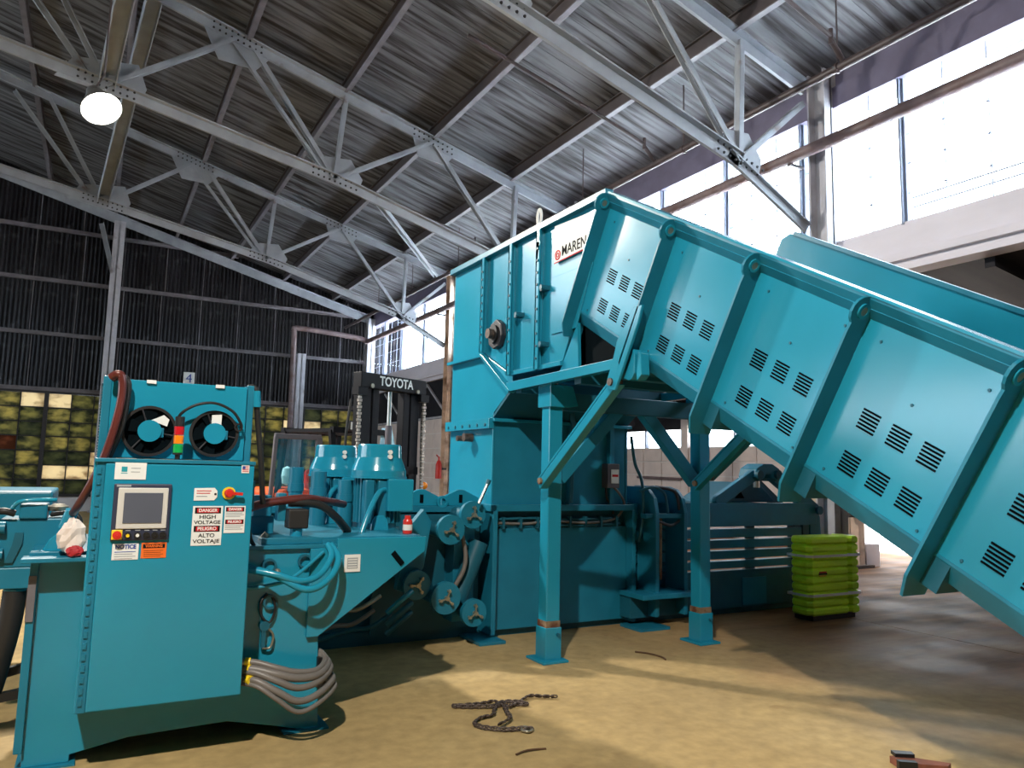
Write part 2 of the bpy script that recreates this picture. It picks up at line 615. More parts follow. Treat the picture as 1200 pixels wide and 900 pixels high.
for px in (-1.9, 0, 1.9, 3.75, 5.6, 7.45):
    b = MB()
    z = DK(px)
    b.box(px - .012, px + .012, -11.5, 27.9, z - .27, z - .03)
    b.box(px - .06, px + .06, -11.5, 27.9, z - .045, z - .025)
    o = b.build('roof_beam', PURLIN, None, kind='structure')
    MB().box(px - .05, px + .05, -11.5, 27.9, z - .285, z - .265).build('beam_flange', GIRT, o)  # window-lit flange coloured lighter, shaded web coloured darker

# ------------------------------------------------------------------ trusses
TZ = lambda x: 9.80 - .27 * x          # middle of the upper chord


def tee(b, p0, p1, w, h, y):
    """double-angle member: a wide flange above and a standing web below"""
    b.bar(p0, p1, w, .022, off=(0, h / 2))
    b.bar(p0, p1, .05, h)


def angle(b, p0, p1, w=.085):
    b.bar(p0, p1, w, .014, off=(0, w / 2))
    b.bar(p0, p1, .014, w, off=(w / 2 - .007, 0))


def truss(y, label):
    t = thing('roof_truss', (3.5, y, 5.2), label, 'truss', 'steel roof trusses')
    A, B, C_, D_, Z0 = (-.3, 7.87), (3.6, 7.08), (7.5, 5.98), (8.86, 5.26), (-5, 8.75)
    P = lambda q, dy=0: (q[0], y + dy, q[1])
    b = MB()
    for a, c in ((Z0, A), (A, B), (B, C_)):
        tee(b, P(a), P(c), .24, .17, y)
    b.build('lower_chord', TRUSS, t)
    b = MB()
    tee(b, P((C_[0] - .2, C_[1] + .06)), P(D_), .16, .12, y)
    b.build('knee_brace', TRUSS, t)
    b = MB()
    tee(b, P((-8, TZ(-8))), P((8.86, TZ(8.86))), .24, .17, y)
    b.build('upper_chord', TRUSS, t)
    U1, U2, U3, U4, U5 = [(x, TZ(x)) for x in (1.7, 3.75, 5.58, 7.55, 8.8)]
    for k, (p, q) in enumerate(((A, U1), ((1.95, TZ(1.95)), B), ((1.6, TZ(1.6) - .1), (3.3, 7.3)), (B, U2), (B, U3), (U3, C_), (C_, U4), (C_, (8.8, 7.15)),
                 (A, (-1.6, TZ(-1.6))), ((-.55, 7.95), (-2.3, 10.2)))):
        b = MB()
        v = 'web_member'
        w = .05 if k == 2 else .08
        angle(b, P(p, -.03), P(q, -.03), w)
        b.bar(P(p, .035), P(q, .035), .014, w, off=(0, 0))
        b.build(v, TRUSS, t)
    # gusset plates with rivet heads
    for (x, z), poly in ((A, [(-.75, -.02), (-.5, .38), (.45, .5), (.6, .1), (.5, -.18)]),
                         (B, [(-.55, .08), (-.2, .42), (.3, .46), (.55, .1), (.45, -.2)]),
                         (C_, [(-.4, .1), (-.2, .42), (.2, .45), (.45, .1), (.35, -.28)]),
                         (U1, [(-.6, .12), (.6, -.2), (.35, -.5), (-.3, -.48)]),
                         (U3, [(-.45, .1), (.5, -.16), (.3, -.42), (-.3, -.35)])):
        g = MB().prism([(x + a, z + c) for a, c in poly], 'Y', y - .012, y + .012).build('gusset_plate', TRUSS, t)
        rv = MB()
        for i in range(9):
            xx = x - .42 + i * .105
            slope = -.2 if z < 8 and (x, z) != C_ else -.28
            for dz in (.06, -.05):
                zz = z + slope * (xx - x) + dz
                rv.cyl((xx, y - .055, zz), (xx, y - .075, zz), .022, 6, .014)
        rv.build('rivet_row', DARK, g, kind='stuff')
    rv = MB()
    for i in range(44):
        xx = -.9 + i * .21
        zz = (7.87 - .2026 * (xx + .3)) if xx < 3.6 else (7.08 - .282 * (xx - 3.6))
        if xx > 7.6:
            break
        rv.cyl((xx, y - .07, zz + .085), (xx, y - .07, zz + .118), .022, 6, .013)
        rv.cyl((xx, y + .07, zz + .085), (xx, y + .07, zz + .118), .022, 6, .013)
    rv.build('chord_rivet_row', ZINC, t, kind='stuff')
    return t


truss(7.25, 'grey riveted roof truss nearest the camera, its end over the teal conveyor')
truss(13.75, 'grey riveted roof truss in the middle, passing behind the hanging lamp')
truss(20.3, 'grey riveted roof truss farthest away, just before the dark corrugated wall')
b = MB()
tee(b, (-8, 27.75, TZ(-8) - .1), (8.9, 27.75, TZ(8.9) - .1), .2, .3, 0)
b.build('wall_beam', TRUSS, None, kind='structure')


def sway(p, q, w, label):
    b = MB()
    b.bar(p, q, w, .014, off=(0, w / 2))
    b.bar(p, q, .014, w, off=(w / 2, 0))
    b.bar(p, q, .014, w, off=(-w / 2, 0))
    o = b.build('sway_brace', TRUSS)
    o['label'], o['category'], o['group'] = label, 'brace', 'sway braces between the trusses'


sway((.3, 13.75, 9.65), (-.3, 20.3, 7.95), .24, 'broad grey sway brace sloping between the middle and far trusses under the lamp')
sway((.3, 7.25, 9.65), (-.3, 13.75, 7.95), .24, 'broad grey sway brace sloping down to the middle truss above the lamp')
sway((4.4, 13.75, 6.9), (8.5, 20.3, 7.35), .1, 'thin pale brace running from the middle truss to the far window column')

# ------------------------------------------------------------------ back wall
wb = empty('wall_back', (3, 28, 0), kind='structure')
ROWS = [(3.86, 5.64), (5.64, 7.38), (7.38, 9.07), (9.07, 10.9), (10.9, 12.5)]
cache = {}


def corr_sheet(w, h, h2):
    b = MB()
    n = 10
    for i in range(n):
        for j in (0, 1):
            x0, x1 = (i + j * .5) * w / n, (i + .5 + j * .5) * w / n
            d0, d1 = (0, -.06) if j == 0 else (-.06, 0)
            t0, t1 = h + (h2 - h) * x0 / w, h + (h2 - h) * x1 / w
            b._add([(x0, d0, 0), (x1, d1, 0), (x1, d1, t1), (x0, d0, t0)], [(0, 1, 2, 3)])
    return b


PW = 1.25
x = -9.6
k = 0
while x < 9.2:
    for z0, z1 in ROWS:
        topa, topb = DK(x) + .1, DK(x + PW) + .1
        if topb <= z0 + .1 and topa <= z0 + .1:
            continue
        h, h2 = min(z1, topa) - z0, min(z1, max(topb, z0 + .05)) - z0
        key = (round(h, 2), round(h2, 2))
        jit = random.uniform(-.06, .06)
        loc = Vector((x + jit, 28 - (k % 2) * .012, z0))
        if key not in cache:
            bb = corr_sheet(PW, h, h2)
            o = bb.build('corrugated_sheet', CORR, wb)
            # mesh is stored relative to the wall's base; keep it local
            for v in o.data.vertices:
                v.co += Vector(WL[wb.name])
            cache[key] = o
            o.location = loc - Vector(WL[wb.name])
        else:
            o = cache[key].copy()
            COL.objects.link(o)
            o.location = loc - Vector(WL[wb.name])
        hh = min(h, h2)
        if hh > .3:
            s_ = MB().box(x + jit - .014, x + jit + .014, 27.935, 27.96, z0 + .05, z0 + hh).build('lap_strip', SEAM if random.random() < .3 else GIRT, wb)
    x += PW
    k += 1
for z, x0, x1 in ((3.86, -9.6, 9), (5.64, -9.6, 9), (7.38, -9.6, 9), (9.07, -9.6, 4)):
    MB().box(x0, x1, 27.84, 27.95, z - .07, z + .05).box(x0, x1, 27.80, 27.84, z + .02, z + .05).build('girt', GIRT, wb)
MB().box(-9.6, 9.1, 28.04, 28.1, 3.8, 12.6).build('daylight_block_sheet', CORR, wb)  # added unseen sheet, stops daylight leaking between the corrugated sheets
MB().box(-28, 15, 27.95, 28.2, 0, .5).build('sill_wall', WHITE_WALL, wb)
MB().box(9.0, 15, 27.95, 28.2, .5, 5).build('block_face', BRICKG, wb)
MB().box(-28, -9.6, 27.95, 28.2, .5, 9).build('end_face', CORR, wb)

# steel sash windows low in the back wall: dirty yellowed panes
PANES = [dirty_pane('dirty_pane_olive', (64, 68, 58), (142, 136, 92), .42, 1.0, (.32, .66), .45),
         dirty_pane('dirty_pane_amber', (78, 80, 62), (166, 154, 104), .42, 5.0, (.32, .66), .45),
         dirty_pane('dirty_pane_green', (56, 62, 54), (102, 104, 76), .4, 9.0, (.32, .66), .45),
         dirty_pane('dirty_pane_pale', (158, 138, 112), (212, 198, 170), .42, 13.0, (.3, .55), .2),
         dirty_pane('boarded_pane', (92, 58, 42), (120, 76, 54), .3, 17.0)]
wx = -9.56
wi = 1
while wx < 8.7:
    w = 2.02
    t = empty('window_%d' % wi, (wx + w / 2, 27.95, .5), kind='structure')
    fr = MB()
    fr.box(wx - .06, wx + .06, 27.85, 28.0, .5, 3.8)
    fr.box(wx, wx + w, 27.88, 28.0, .47, .55)
    fr.box(wx, wx + w, 27.88, 28.0, 3.72, 3.82)
    fr.build('window_frame', DARK, t)
    mu = MB()
    for i in (1, 2):
        mu.box(wx + .06 + i * .633 - .016, wx + .06 + i * .633 + .016, 27.9, 27.97, .55, 3.72)
    for j in range(1, 7):
        z = .55 + j * .453
        mu.box(wx + .06, wx + w - .06, 27.9, 27.97, z - .016, z + .016)
    mu.build('muntin_grid', DARK, t)
    for i in range(3):
        for j in range(7):
            r = random.random()
            m = PANES[0] if r < .42 else PANES[1] if r < .66 else PANES[2] if r < .84 else PANES[3] if r < .97 else PANES[4]
            if wi == 5:
                m = {(0, 6): PANES[3], (2, 2): PANES[3], (0, 1): PANES[3], (1, 1): PANES[3], (2, 1): PANES[3]}.get((i, j), m if m in PANES[:3] else PANES[0])
            x0 = wx + .07 + i * .633
            z0 = .565 + j * .453
            MB().box(x0 - .012, x0 + .624, 27.945, 27.953, z0 - .02, z0 + .436).build('pane', m, t)
    wx += w
    wi += 1


def hcolumn(name, x, y, z0, z1, m, wx=.3, wy=.3, plates=()):
    """wide-flange column, flanges across x"""
    t = empty(name, (x, y, z0), kind='structure')
    b = MB()
    b.box(x - wx / 2, x + wx / 2, y - wy / 2, y - wy / 2 + .03, z0, z1)
    b.box(x - wx / 2, x + wx / 2, y + wy / 2 - .03, y + wy / 2, z0, z1)
    b.box(x - .015, x + .015, y - wy / 2, y + wy / 2, z0, z1)
    b.build('column_shaft', m, t)
    MB().box(x - wx / 2 - .06, x + wx / 2 + .06, y - wy / 2 - .06, y + wy / 2 + .06, z0, z0 + .03).build('base_plate', m, t)
    return t


c = hcolumn('column', .15, 27.6, 0, 9.55, COLM, .34, .3)
b = MB()
angle(b, (.1, 27.5, 7.6), (-.4, 27.5, 9.4), .14)
b.build('knee_plate', TRUSS, c)
hcolumn('column', 6.35, 27.6, 0, 5.7, COLM, .3, .25)
hcolumn('column', 8.95, 27.6, 0, 7.3, COLM, .3, .3)

# ------------------------------------------------------------------ right wall (window band over the open aisle)
wr = empty('wall_right', (9.2, 8, 4.4), kind='structure')
YC = (.55, 7.05, 13.55, 20.2)
for y0, y1 in zip((-12,) + YC, YC + (28,)):
    MB().box(9.08, 9.4, y0 + .01, y1 - .01, 4.62, 4.98).build('concrete_band', CONC, wr)
    MB().box(9.02, 9.4, y0 + .01, y1 - .01, 4.5, 4.6).build('concrete_ledge', CONC, wr)
    MB().box(9.1, 9.4, y0 + .01, y1 - .01, 4.38, 4.5).build('lintel_beam', CONC, wr)
    MB().box(9.06, 9.32, y0 + .01, y1 - .01, 7.02, 7.34).build('header_beam', DARKBAND, wr)
    MB().box(9.14, 9.32, y0 + .01, y1 - .01, 7.34, 7.72).build('header_board', DARKBAND, wr)
for y in YC:
    c = hcolumn('column', 9.02, y, 0, 7.6, COLM if y < 15 else RUSTCOL, .28, .3)
# concrete block infill behind the forklift
for j in range(7):
    for i in range(8):
        y0 = 20.45 + i * .94 + (j % 2) * .0
        MB().box(9.08, 9.28, y0 + .012, y0 + .928, j * .45 + .012, j * .45 + .44).build('block', BRICKG, wr)
MB().box(9.1, 9.27, 20.4, 28, 0, 3.15).build('block_joint', MORTAR, wr)
MB().box(9.2, 9.27, 20.4, 28, 3.15, 4.38).build('opening_shade_face', AISLE, wr)  # dark sheet standing in for the shaded opening above the blocks
for y0, y1, z0, z1 in ((20.5, 27.9, 3.2, 3.2), (20.5, 22.2, 3.2, 4.3), (22.2, 24.2, 4.3, 3.2), (24.2, 26.2, 3.2, 4.3)):
    MB().bar((9.14, y0, z0), (9.14, y1, z1), .06, .06).build('frame_bar', COLM, wr)

edges = []
for yc, yn in zip(YC, YC[1:] + (28.0,)):
    cuts = [yc + .15, yc + .47, yc + 2.05, yc + 3.7, yc + 5.35, yn - .15]
    if yn - yc > 7:
        cuts = [yc + .15, yc + .47, yc + 2.4, yc + 4.46, yc + 6.25, yn - .25]
    edges.append(cuts)
for bi, cuts in enumerate(edges):
    t = empty('window_%d' % (wi + bi), (9.2, cuts[0], 4.98), kind='structure')
    for a, c in zip(cuts, cuts[1:]):
        MB().box(9.13, 9.25, a - .045, a + .045, 4.98, 7.02).box(9.08, 9.13, a - .012, a + .012, 4.98, 7.02).build('mullion', MULL, t)
        n = max(1, round((c - a) / .53))
        mu = MB()
        nd = MB()
        zs = [4.98, 5.42, 5.83, 6.24, 6.62, 7.02]
        for i in range(1, n):
            yy = a + (c - a) * i / n
            mu.box(9.17, 9.19, yy - .004, yy + .004, 4.98, 7.02)
            for z in zs[1:-1]:
                nd.box(9.15, 9.19, yy - .016, yy + .016, z - .012, z + .012)
        for z in zs[1:-1]:
            mu.box(9.17, 9.19, a + .04, c - .04, z - .004, z + .004)
        mu.build('muntin_grid', MULL, t)
        if n > 1:
            nd.build('muntin_clip', MULL, t, kind='stuff')
        for i in range(n):
            for z0, z1 in zip(zs, zs[1:]):
                ya, yb = a + .045 + (c - a - .09) * i / n, a + .045 + (c - a - .09) * (i + 1) / n
                MB().box(9.176, 9.182, ya, yb, z0 + .006, z1 - .006).build('pane', GLASS, t)
    MB().box(9.1, 9.3, cuts[0], cuts[-1], 4.98, 5.02).build('window_sill', CONC, t)

# ------------------------------------------------------------------ side aisle beyond the column line
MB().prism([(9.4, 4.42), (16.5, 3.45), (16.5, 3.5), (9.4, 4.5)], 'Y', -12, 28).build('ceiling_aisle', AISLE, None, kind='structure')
MB().prism([(9.45, 4.52), (17, 3.5), (17, 3.53), (9.45, 4.56)], 'Y', -12, 28).build('roof_aisle', WHITE_ROOF, None, kind='structure')
for y in (2.4, 5.0, 10.2, 16.5, 20.0):
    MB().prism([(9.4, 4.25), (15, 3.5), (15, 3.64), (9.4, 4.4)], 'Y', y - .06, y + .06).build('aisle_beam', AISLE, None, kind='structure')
wa = empty('wall_aisle', (15, 12, 0), kind='structure')
segs = [(-12, 8.2), (10.9, 12.9), (12.9, 16.6), (16.6, 20.4), (20.4, 28)]
for y0, y1 in segs:
    MB().box(15, 15.2, y0, y1, 0, 2.42).build('lower_face', MORTAR, wa)
    MB().box(15, 15.2, y0, y1, 2.95, 3.75).build('upper_face', CORR if y0 > 0 else BRICKG, wa)
    MB().box(14.9, 15.2, y1 - .14, y1 + .14, 0, 3.6).build('pier', BRICKG, wa)
for y0, y1 in ((13.06, 16.45), (16.78, 20.2)):
    for j in range(6):
        for i in range(4):
            w = (y1 - y0) / 4
            MB().box(14.94, 15.0, y0 + i * w + .02, y0 + (i + 1) * w - .02, j * .4 + .015, j * .4 + .385).build('block', BRICKG, wa)
for i in range(10):
    y0 = 11.05 + i * .172
    MB().box(14.94, 15.0, y0, y0 + .155, 0, 2.42).build('board', FENCE, wa)
t = empty('window_20', (15.1, 15, 2.42), kind='structure')
for y0, y1 in segs:
    if y0 < 0:
        MB().box(15, 15.2, y0, y1, 2.42, 2.95).build('blind_face', CORR, wa)
        continue
    MB().box(15.08, 15.09, y0 + .14, y1 - .14, 2.42, 2.95).build('pane', GLASS, t)
    MB().box(15.02, 15.14, (y0 + y1) / 2 - .03, (y0 + y1) / 2 + .03, 2.42, 2.95).build('mullion', MULL, t)
MB().box(15, 15.2, 8.2, 10.9, 3.3, 3.75).build('lintel', BRICKG, wa)
o = MB().tube([(14.8, 16.6, 1.5), (14.8, 18.6, 1.52)], .04, 8, 1).build('wall_pipe', PIPE_RUST)
o['label'], o['category'] = 'short rusty pipe on the pale aisle wall behind the baler', 'pipe'
for p, q, lab in (((9.6, 6.0, 4.36), (9.6, 4.2, 3.38), 'thin rusty rod sloping under the dark aisle roof beyond the conveyor'),):
    o = MB().cyl(p, q, .014, 8).build('tie_rod', PIPE_RUST)
    o['label'], o['category'] = lab, 'rod'
for z, lab in ((5.59, 'upper of the two dark cables stretched outside the bright window'), (5.45, 'lower of the two dark cables stretched outside the bright window')):
    o = MB().cyl((9.8, 6.2, z), (9.8, .6, z), .012, 8).build('outside_cable', DARK)
    o['label'], o['category'], o['group'] = lab, 'cable', 'cables outside the window'
# left and front walls, never in view but they close the hall
wl = empty('wall_left', (-27.5, 8, 0), kind='structure')
MB().box(-27.7, -27.4, -12, 28, 0, 3.0).build('lower_face', BRICKG, wl)
MB().box(-27.7, -27.4, -12, 28, 6.2, 8.2).build('upper_face', CORR, wl)
MB().box(-27.7, -27.4, -12, 6, 3.0, 6.2).build('end_face', CORR, wl)
for i in range(9):
    MB().box(-27.6, -27.4, -12 + i * 5 - .15, -12 + i * 5 + .15, 3.0, 6.2).build('mullion', MULL, wl)
MB().box(-27.6, 15, -12.2, -12, 0, 12.6).build('wall_front', CORR, None, kind='structure')

# far yard beyond the door opening
MB().box(24, 24.2, -4, 24, 0, 2.2).build('wall_yard', FENCE, None, kind='structure')

# =================================================================== THINGS
# ------------------------------------------------------------------ pipes under the roof
t = thing('sprinkler_pipe', (8, 10, 6.9), 'dark iron sprinkler pipe hung under the roof in front of the window heads', 'pipe')
MB().cyl((8, -11, 6.9), (8, 27.8, 6.9), .055, 10).build('pipe_run', PIPE_DARK, t)
for y in (3.4, 6.0, 8.9, 11.8, 14.7, 17.6, 20.9, 24):
    MB().cyl((8, y, 6.9), (8, y, DK(8)), .012, 6).cyl((8, y - .02, 6.9), (8, y + .02, 6.9), .07, 10).build('hanger', PIPE_DARK, t)
for y in (5.9, 9.6, 16.1):
    b = MB().cyl((8, y, 6.92), (7.75, y, 7.15), .035, 8).cyl((7.75, y, 7.1), (7.75, y, 7.3), .03, 8)
    b.tube([(7.75, y, 7.2), (7.0, y, 7.42), (4.4, y, 8.1)], .028, 8, 1)
    b.build('branch_pipe', PIPE_DARK, t)
t = thing('steam_pipe', (8.72, 10, 6.36), 'thick rusty pipe crossing the bright windows and turning along the back wall', 'pipe')
MB().tube([(8.72, -6, 6.36), (8.72, 27.3, 6.36)], .09, 12, 1).build('pipe_run', PIPE_RUST, t)
MB().tube([(8.72, 27.3, 6.36), (8.3, 27.45, 6.5), (6.25, 27.45, 6.62), (6.0, 27.45, 6.5), (6.02, 27.45, 6.2), (6.05, 27.45, 3.2), (6.05, 27.45, .6)], .1, 10, 4).build('pipe_drop', PIPE_RUST, t)
for y in (.9, 7.4, 13.9, 20.55):
    MB().box(8.7, 9.0, y - .03, y + .03, 6.24, 6.28).build('bracket', PIPE_DARK, t)


# ------------------------------------------------------------------ ceiling lamps (they light the hall)
def lamp(x, y, z, power, label, aim=(0, 0, -1), r=.2):
    t = thing('ceiling_lamp', (x, y, z), label, 'lamp')
    c, ax = Vector((x, y, z)), -Vector(aim).normalized()
    k = r / .2
    MB().lathe(c, [(.02, .32 * k), (.07 * k, .3 * k), (.09 * k, .22 * k), (.15 * k, .1 * k), (.2 * k, .0), (.195 * k, -.005), (.15 * k, .09 * k)], 24, ax).build('lamp_housing', LAMPBODY, t)
    MB().lathe(c, [(.001, -.02), (.1 * k, -.015), (.18 * k, .012), (.185 * k, .02)], 24, ax).build('lens', LENS, t)
    top = c + ax * .3 * k
    MB().tube([top, (x, y, z + .5), (x, y, DK(x) - .05)], .014, 8, 1).build('drop_rod', PIPE_DARK, t)
    a = area('lamp_light', c - ax * .05, (0, 0, 0), r * 1.7, r * 1.7, power, (1, .93, .82), shape='DISK')
    a.rotation_euler = ax.to_track_quat('Z', 'Y').to_euler()
    return t


lamp(-.29, 11.6, 6.55, FAR_W, 'glowing round ceiling lamp hanging between the roof trusses', (.3, -.5, -.8), .27)
lamp(-1.7, -.4, 7.0, KEY_W, 'round ceiling lamp shining on the floor in front of the machine', (.25, .35, -.9), .13)

# ------------------------------------------------------------------ BALER
ba = thing('baler', (4.4, 7.4, 0), 'big teal horizontal baler with tall hopper tower and slatted bale chamber', 'baler')


def P_(name, m=TEAL, parent=ba, bevel=.006, **kw):
    return lambda b: b.build(name, m, parent, bevel, **kw)


# lower body under the tower
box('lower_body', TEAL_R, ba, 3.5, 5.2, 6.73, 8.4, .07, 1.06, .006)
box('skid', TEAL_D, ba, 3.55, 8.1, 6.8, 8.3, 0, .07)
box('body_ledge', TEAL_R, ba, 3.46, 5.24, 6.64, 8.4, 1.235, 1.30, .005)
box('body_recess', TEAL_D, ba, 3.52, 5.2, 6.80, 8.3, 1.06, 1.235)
for k, z in enumerate((1.09, 1.12, 1.15)):
    MB().tube([(3.52, 6.71, z), (3.9, 6.70, z - .012), (4.2, 6.71, z + .01), (4.6, 6.70, z - .012), (4.9, 6.71, z), (5.06, 6.70, z + .05),
               (5.14, 6.69, 1.3), (5.07, 6.69, 1.42), (4.97, 6.68, 1.5)] if k == 1 else
              [(3.52, 6.72, z), (4.0, 6.72, z + .01), (4.5, 6.72, z - .01), (5.1, 6.72, z)], .014, 8, 5).build('hydraulic_line', HOSE_GREY if k == 1 else TEAL_D, ba)
for i in range(8):
    x = 3.62 + i * .2
    box('line_clamp', TEAL_D, ba, x, x + .025, 6.68, 6.75, 1.06, 1.175)
# edge flanges of the body front
for x in (5.2, 3.48):
    box('edge_flange', TEAL_R, ba, x, x + .05, 6.62, 6.9, .05, 1.24, .004)
box('foot_lug', TEAL_R, ba, 3.28, 3.56, 6.45, 6.9, 0, .03, .004)
# tower
box('tower_front', TEAL_R, ba, 3.52, 5.18, 6.73, 6.75, 1.3, 2.6)
box('tower_side', TEAL, ba, 3.5, 3.52, 6.72, 7.74, 1.0, 2.14, .004)
box('tower_back', TEAL_R, ba, 3.5, 5.2, 7.74, 7.76, 1.0, 3.9)
box('tower_far_side', TEAL_R, ba, 5.18, 5.2, 6.72, 7.74, 1.3, 3.9)
for x in (4.4, 4.92):
    box('tower_stiffener', TEAL_R, ba, x, x + .05, 6.66, 6.74, 1.3, 2.2, .004)
MB().prism([(3.48, 2.13), (5.22, 2.13), (5.22, 2.165), (3.48, 2.165)], 'Y', 6.66, 7.78).build('tower_flange', TEAL, ba, .004)
box('flange_lip', TEAL, ba, 3.44, 3.5, 6.70, 7.78, 2.06, 2.165, .004)
for i in range(6):
    y = 6.78 + i * .18
    MB().cyl((3.43, y, 2.1), (3.45, y, 2.1), .016, 6).build('flange_bolt', TEAL_D, ba)
# inspection plug under the flange
MB().cyl((3.5, 7.2, 1.98), (3.4, 7.2, 1.98), .045, 12).cyl((3.42, 7.28, 1.97), (3.36, 7.28, 1.97), .03, 10).build('inspection_plug', CHAINM, ba)
# transition between tower and hopper
tp = [(7.74, 2.165), (6.72, 2.165), (6.72, 2.22), (6.34, 2.45), (6.34, 2.56), (6.94, 2.84), (7.74, 2.84)]
MB().prism(tp, 'X', 3.5, 3.52).build('transition_side', TEAL, ba, .003)
MB().prism(tp, 'X', 5.18, 5.2).build('transition_far_side', TEAL, ba)
MB().prism([(6.72, 2.17), (6.72, 2.2), (6.32, 2.47), (6.32, 2.43)], 'X', 3.5, 5.2).build('sloped_underside', TEAL_D, ba)
for a, c in (((7.78, 2.83), (6.93, 2.83)), ((6.93, 2.83), (6.30, 2.40))):
    MB().bar((3.47, a[0], a[1]), (3.47, c[0], c[1]), .07, .035).build('transition_flange', TEAL, ba, .004)
# hopper walls: flat panels between standing stiffeners
zt = 3.9
for poly in ([(7.74, 2.86), (6.95, 2.86), (6.95, zt), (7.74, zt)],
             [(6.93, 2.85), (6.35, 2.58), (6.35, zt), (6.93, zt)],
             [(6.33, 2.58), (5.82, 2.58), (5.82, zt), (6.33, zt)],
             [(5.80, 2.58), (5.44, 2.58), (4.82, zt), (5.80, zt)]):
    MB().prism(poly, 'X', 3.5, 3.52).build('hopper_panel', TEAL, ba, .003)
for poly in ([(5.62, 2.86), (5.22, 2.86), (4.98, 3.38), (5.62, 3.38)], [(5.62, 2.60), (5.42, 2.60), (5.3, 2.84), (5.62, 2.84)]):
    MB().prism(poly, 'X', 3.485, 3.5).build('access_panel', TEAL, ba, .003)
for y, z0 in ((6.94, 2.86), (6.34, 2.56), (5.81, 2.56)):
    s_ = MB().box(3.43, 3.5, y - .012, y + .012, z0, 3.87).box(3.43, 3.445, y - .05, y + .012, z0, 3.87).build('stiffener', TEAL, ba, .003)
    b = MB()
    for j in range(10):
        z = z0 + .1 + j * (3.8 - z0 - .1) / 10
        b.cyl((3.44, y - .03, z), (3.42, y - .03, z), .012, 6)
    b.build('bolt_row', TEAL_D, s_, kind='stuff')
box('hopper_sill', TEAL, ba, 3.46, 3.5, 5.42, 6.35, 2.56, 2.60, .003)
box('hopper_rim', TEAL_R, ba, 3.44, 3.52, 4.75, 7.78, 3.87, 3.93, .004)
box('hopper_rim', TEAL_R, ba, 5.18, 5.24, 5.4, 7.78, 3.87, 3.93, .004)
box('hopper_back', TEAL, ba, 3.5, 5.2, 7.74, 7.76, 3.86, 3.93)
MB().prism([(5.1, 2.86), (5.1, zt), (7.74, zt), (7.74, 2.86)], 'X', 5.18, 5.2).build('hopper_far_side', TEAL, ba)
# lifting eye on the rim
e = MB().bar((3.45, 5.80, 3.55), (3.45, 5.80, 3.93), .016, .06, (0, 1, 0)).prism([(5.75, 3.75), (5.85, 3.75), (5.81, 3.5)], 'X', 3.43, 3.445).build('lifting_bar', TEAL, ba)
b = MB()
b.tube([(3.45, 5.775, 3.92), (3.45, 5.765, 4.0), (3.45, 5.785, 4.06), (3.45, 5.815, 4.06), (3.45, 5.835, 4.0), (3.45, 5.825, 3.92)], .013, 8)
b.build('lifting_eye', SIGNW, e)
for y, z in ((6.18, 3.13), (5.72, 3.3), (5.72, 2.78)):
    MB().box(3.44, 3.5, y - .05, y + .05, z - .02, z + .02).cyl((3.47, y - .03, z), (3.41, y - .03, z), .025, 8).build('latch', TEAL_D, ba)
# flange bearing with shaft end
bg = MB().prism([(6.76, 2.92), (6.66, 2.86), (6.54, 2.88), (6.48, 2.98), (6.50, 3.1), (6.6, 3.16), (6.72, 3.12), (6.77, 3.02)], 'X', 3.44, 3.5).build('flange_bearing', DARK, ba, .01)
MB().cyl((3.5, 6.63, 3.01), (3.36, 6.63, 3.01), .05, 16).build('shaft_end', CHAINM, bg)
MB().cyl((3.45, 6.63, 3.01), (3.415, 6.63, 3.01), .095, 18).build('bearing_collar', BLACK, bg)
# company sign
sg = MB().prism([(5.56, 3.5), (5.05, 3.52), (4.86, 3.80), (5.56, 3.84)], 'X', 3.47, 3.484).build('sign_plate', SIGNW, ba)
b = MB().ring((3.468, 5.50, 3.56), (1, 0, 0), .045, .034, .004, 20)
b.ring((3.468, 5.50, 3.56), (1, 0, 0), .022, .014, .004, 14)
b.build('sign_emblem', SIGNRED, sg)
text('MAREN', .13, (3.468, 5.245, 3.575), SIDE, SIGNBLK, sg, 'sign_lettering', .37, bold=.0008)
MB().prism([(5.56, 3.49), (5.05, 3.505), (5.05, 3.512), (5.56, 3.497)], 'X', 3.466, 3.47).build('sign_underline', SIGNRED, sg)

# junction box on the tower front
jb = box('junction_box', FORK_GREY, ba, 4.86, 5.02, 6.62, 6.73, 1.48, 1.74, .006)
box('box_label', SIGNW, jb, 4.905, 5.005, 6.612, 6.62, 1.53, 1.68)
box('label_band', SIGNRED, jb, 4.915, 4.995, 6.6105, 6.612, 1.60, 1.625)
MB().tube([(4.88, 6.68, 1.48), (4.9, 6.68, 1.36), (4.98, 6.69, 1.26), (5.0, 6.7, 1.2)], .012, 8).build('box_cable', BLACK, jb)
MB().tube([(5.16, 6.6, 2.05), (5.2, 6.58, 1.75), (5.28, 6.56, 1.55), (5.3, 6.56, 1.2), (5.27, 6.6, .9)], .018, 8).build('hydraulic_line', TEAL_D, ba)
MB().tube([(4.4, 6.6, 2.12), (4.38, 6.6, 2.3), (4.55, 6.62, 2.55)], .03, 8).build('conduit', TEAL_D, ba)
MB().tube([(4.41, 6.62, 2.1), (4.42, 6.63, 1.9), (4.4, 6.64, 1.32)], .022, 8).build('conduit', TEAL_D, ba)

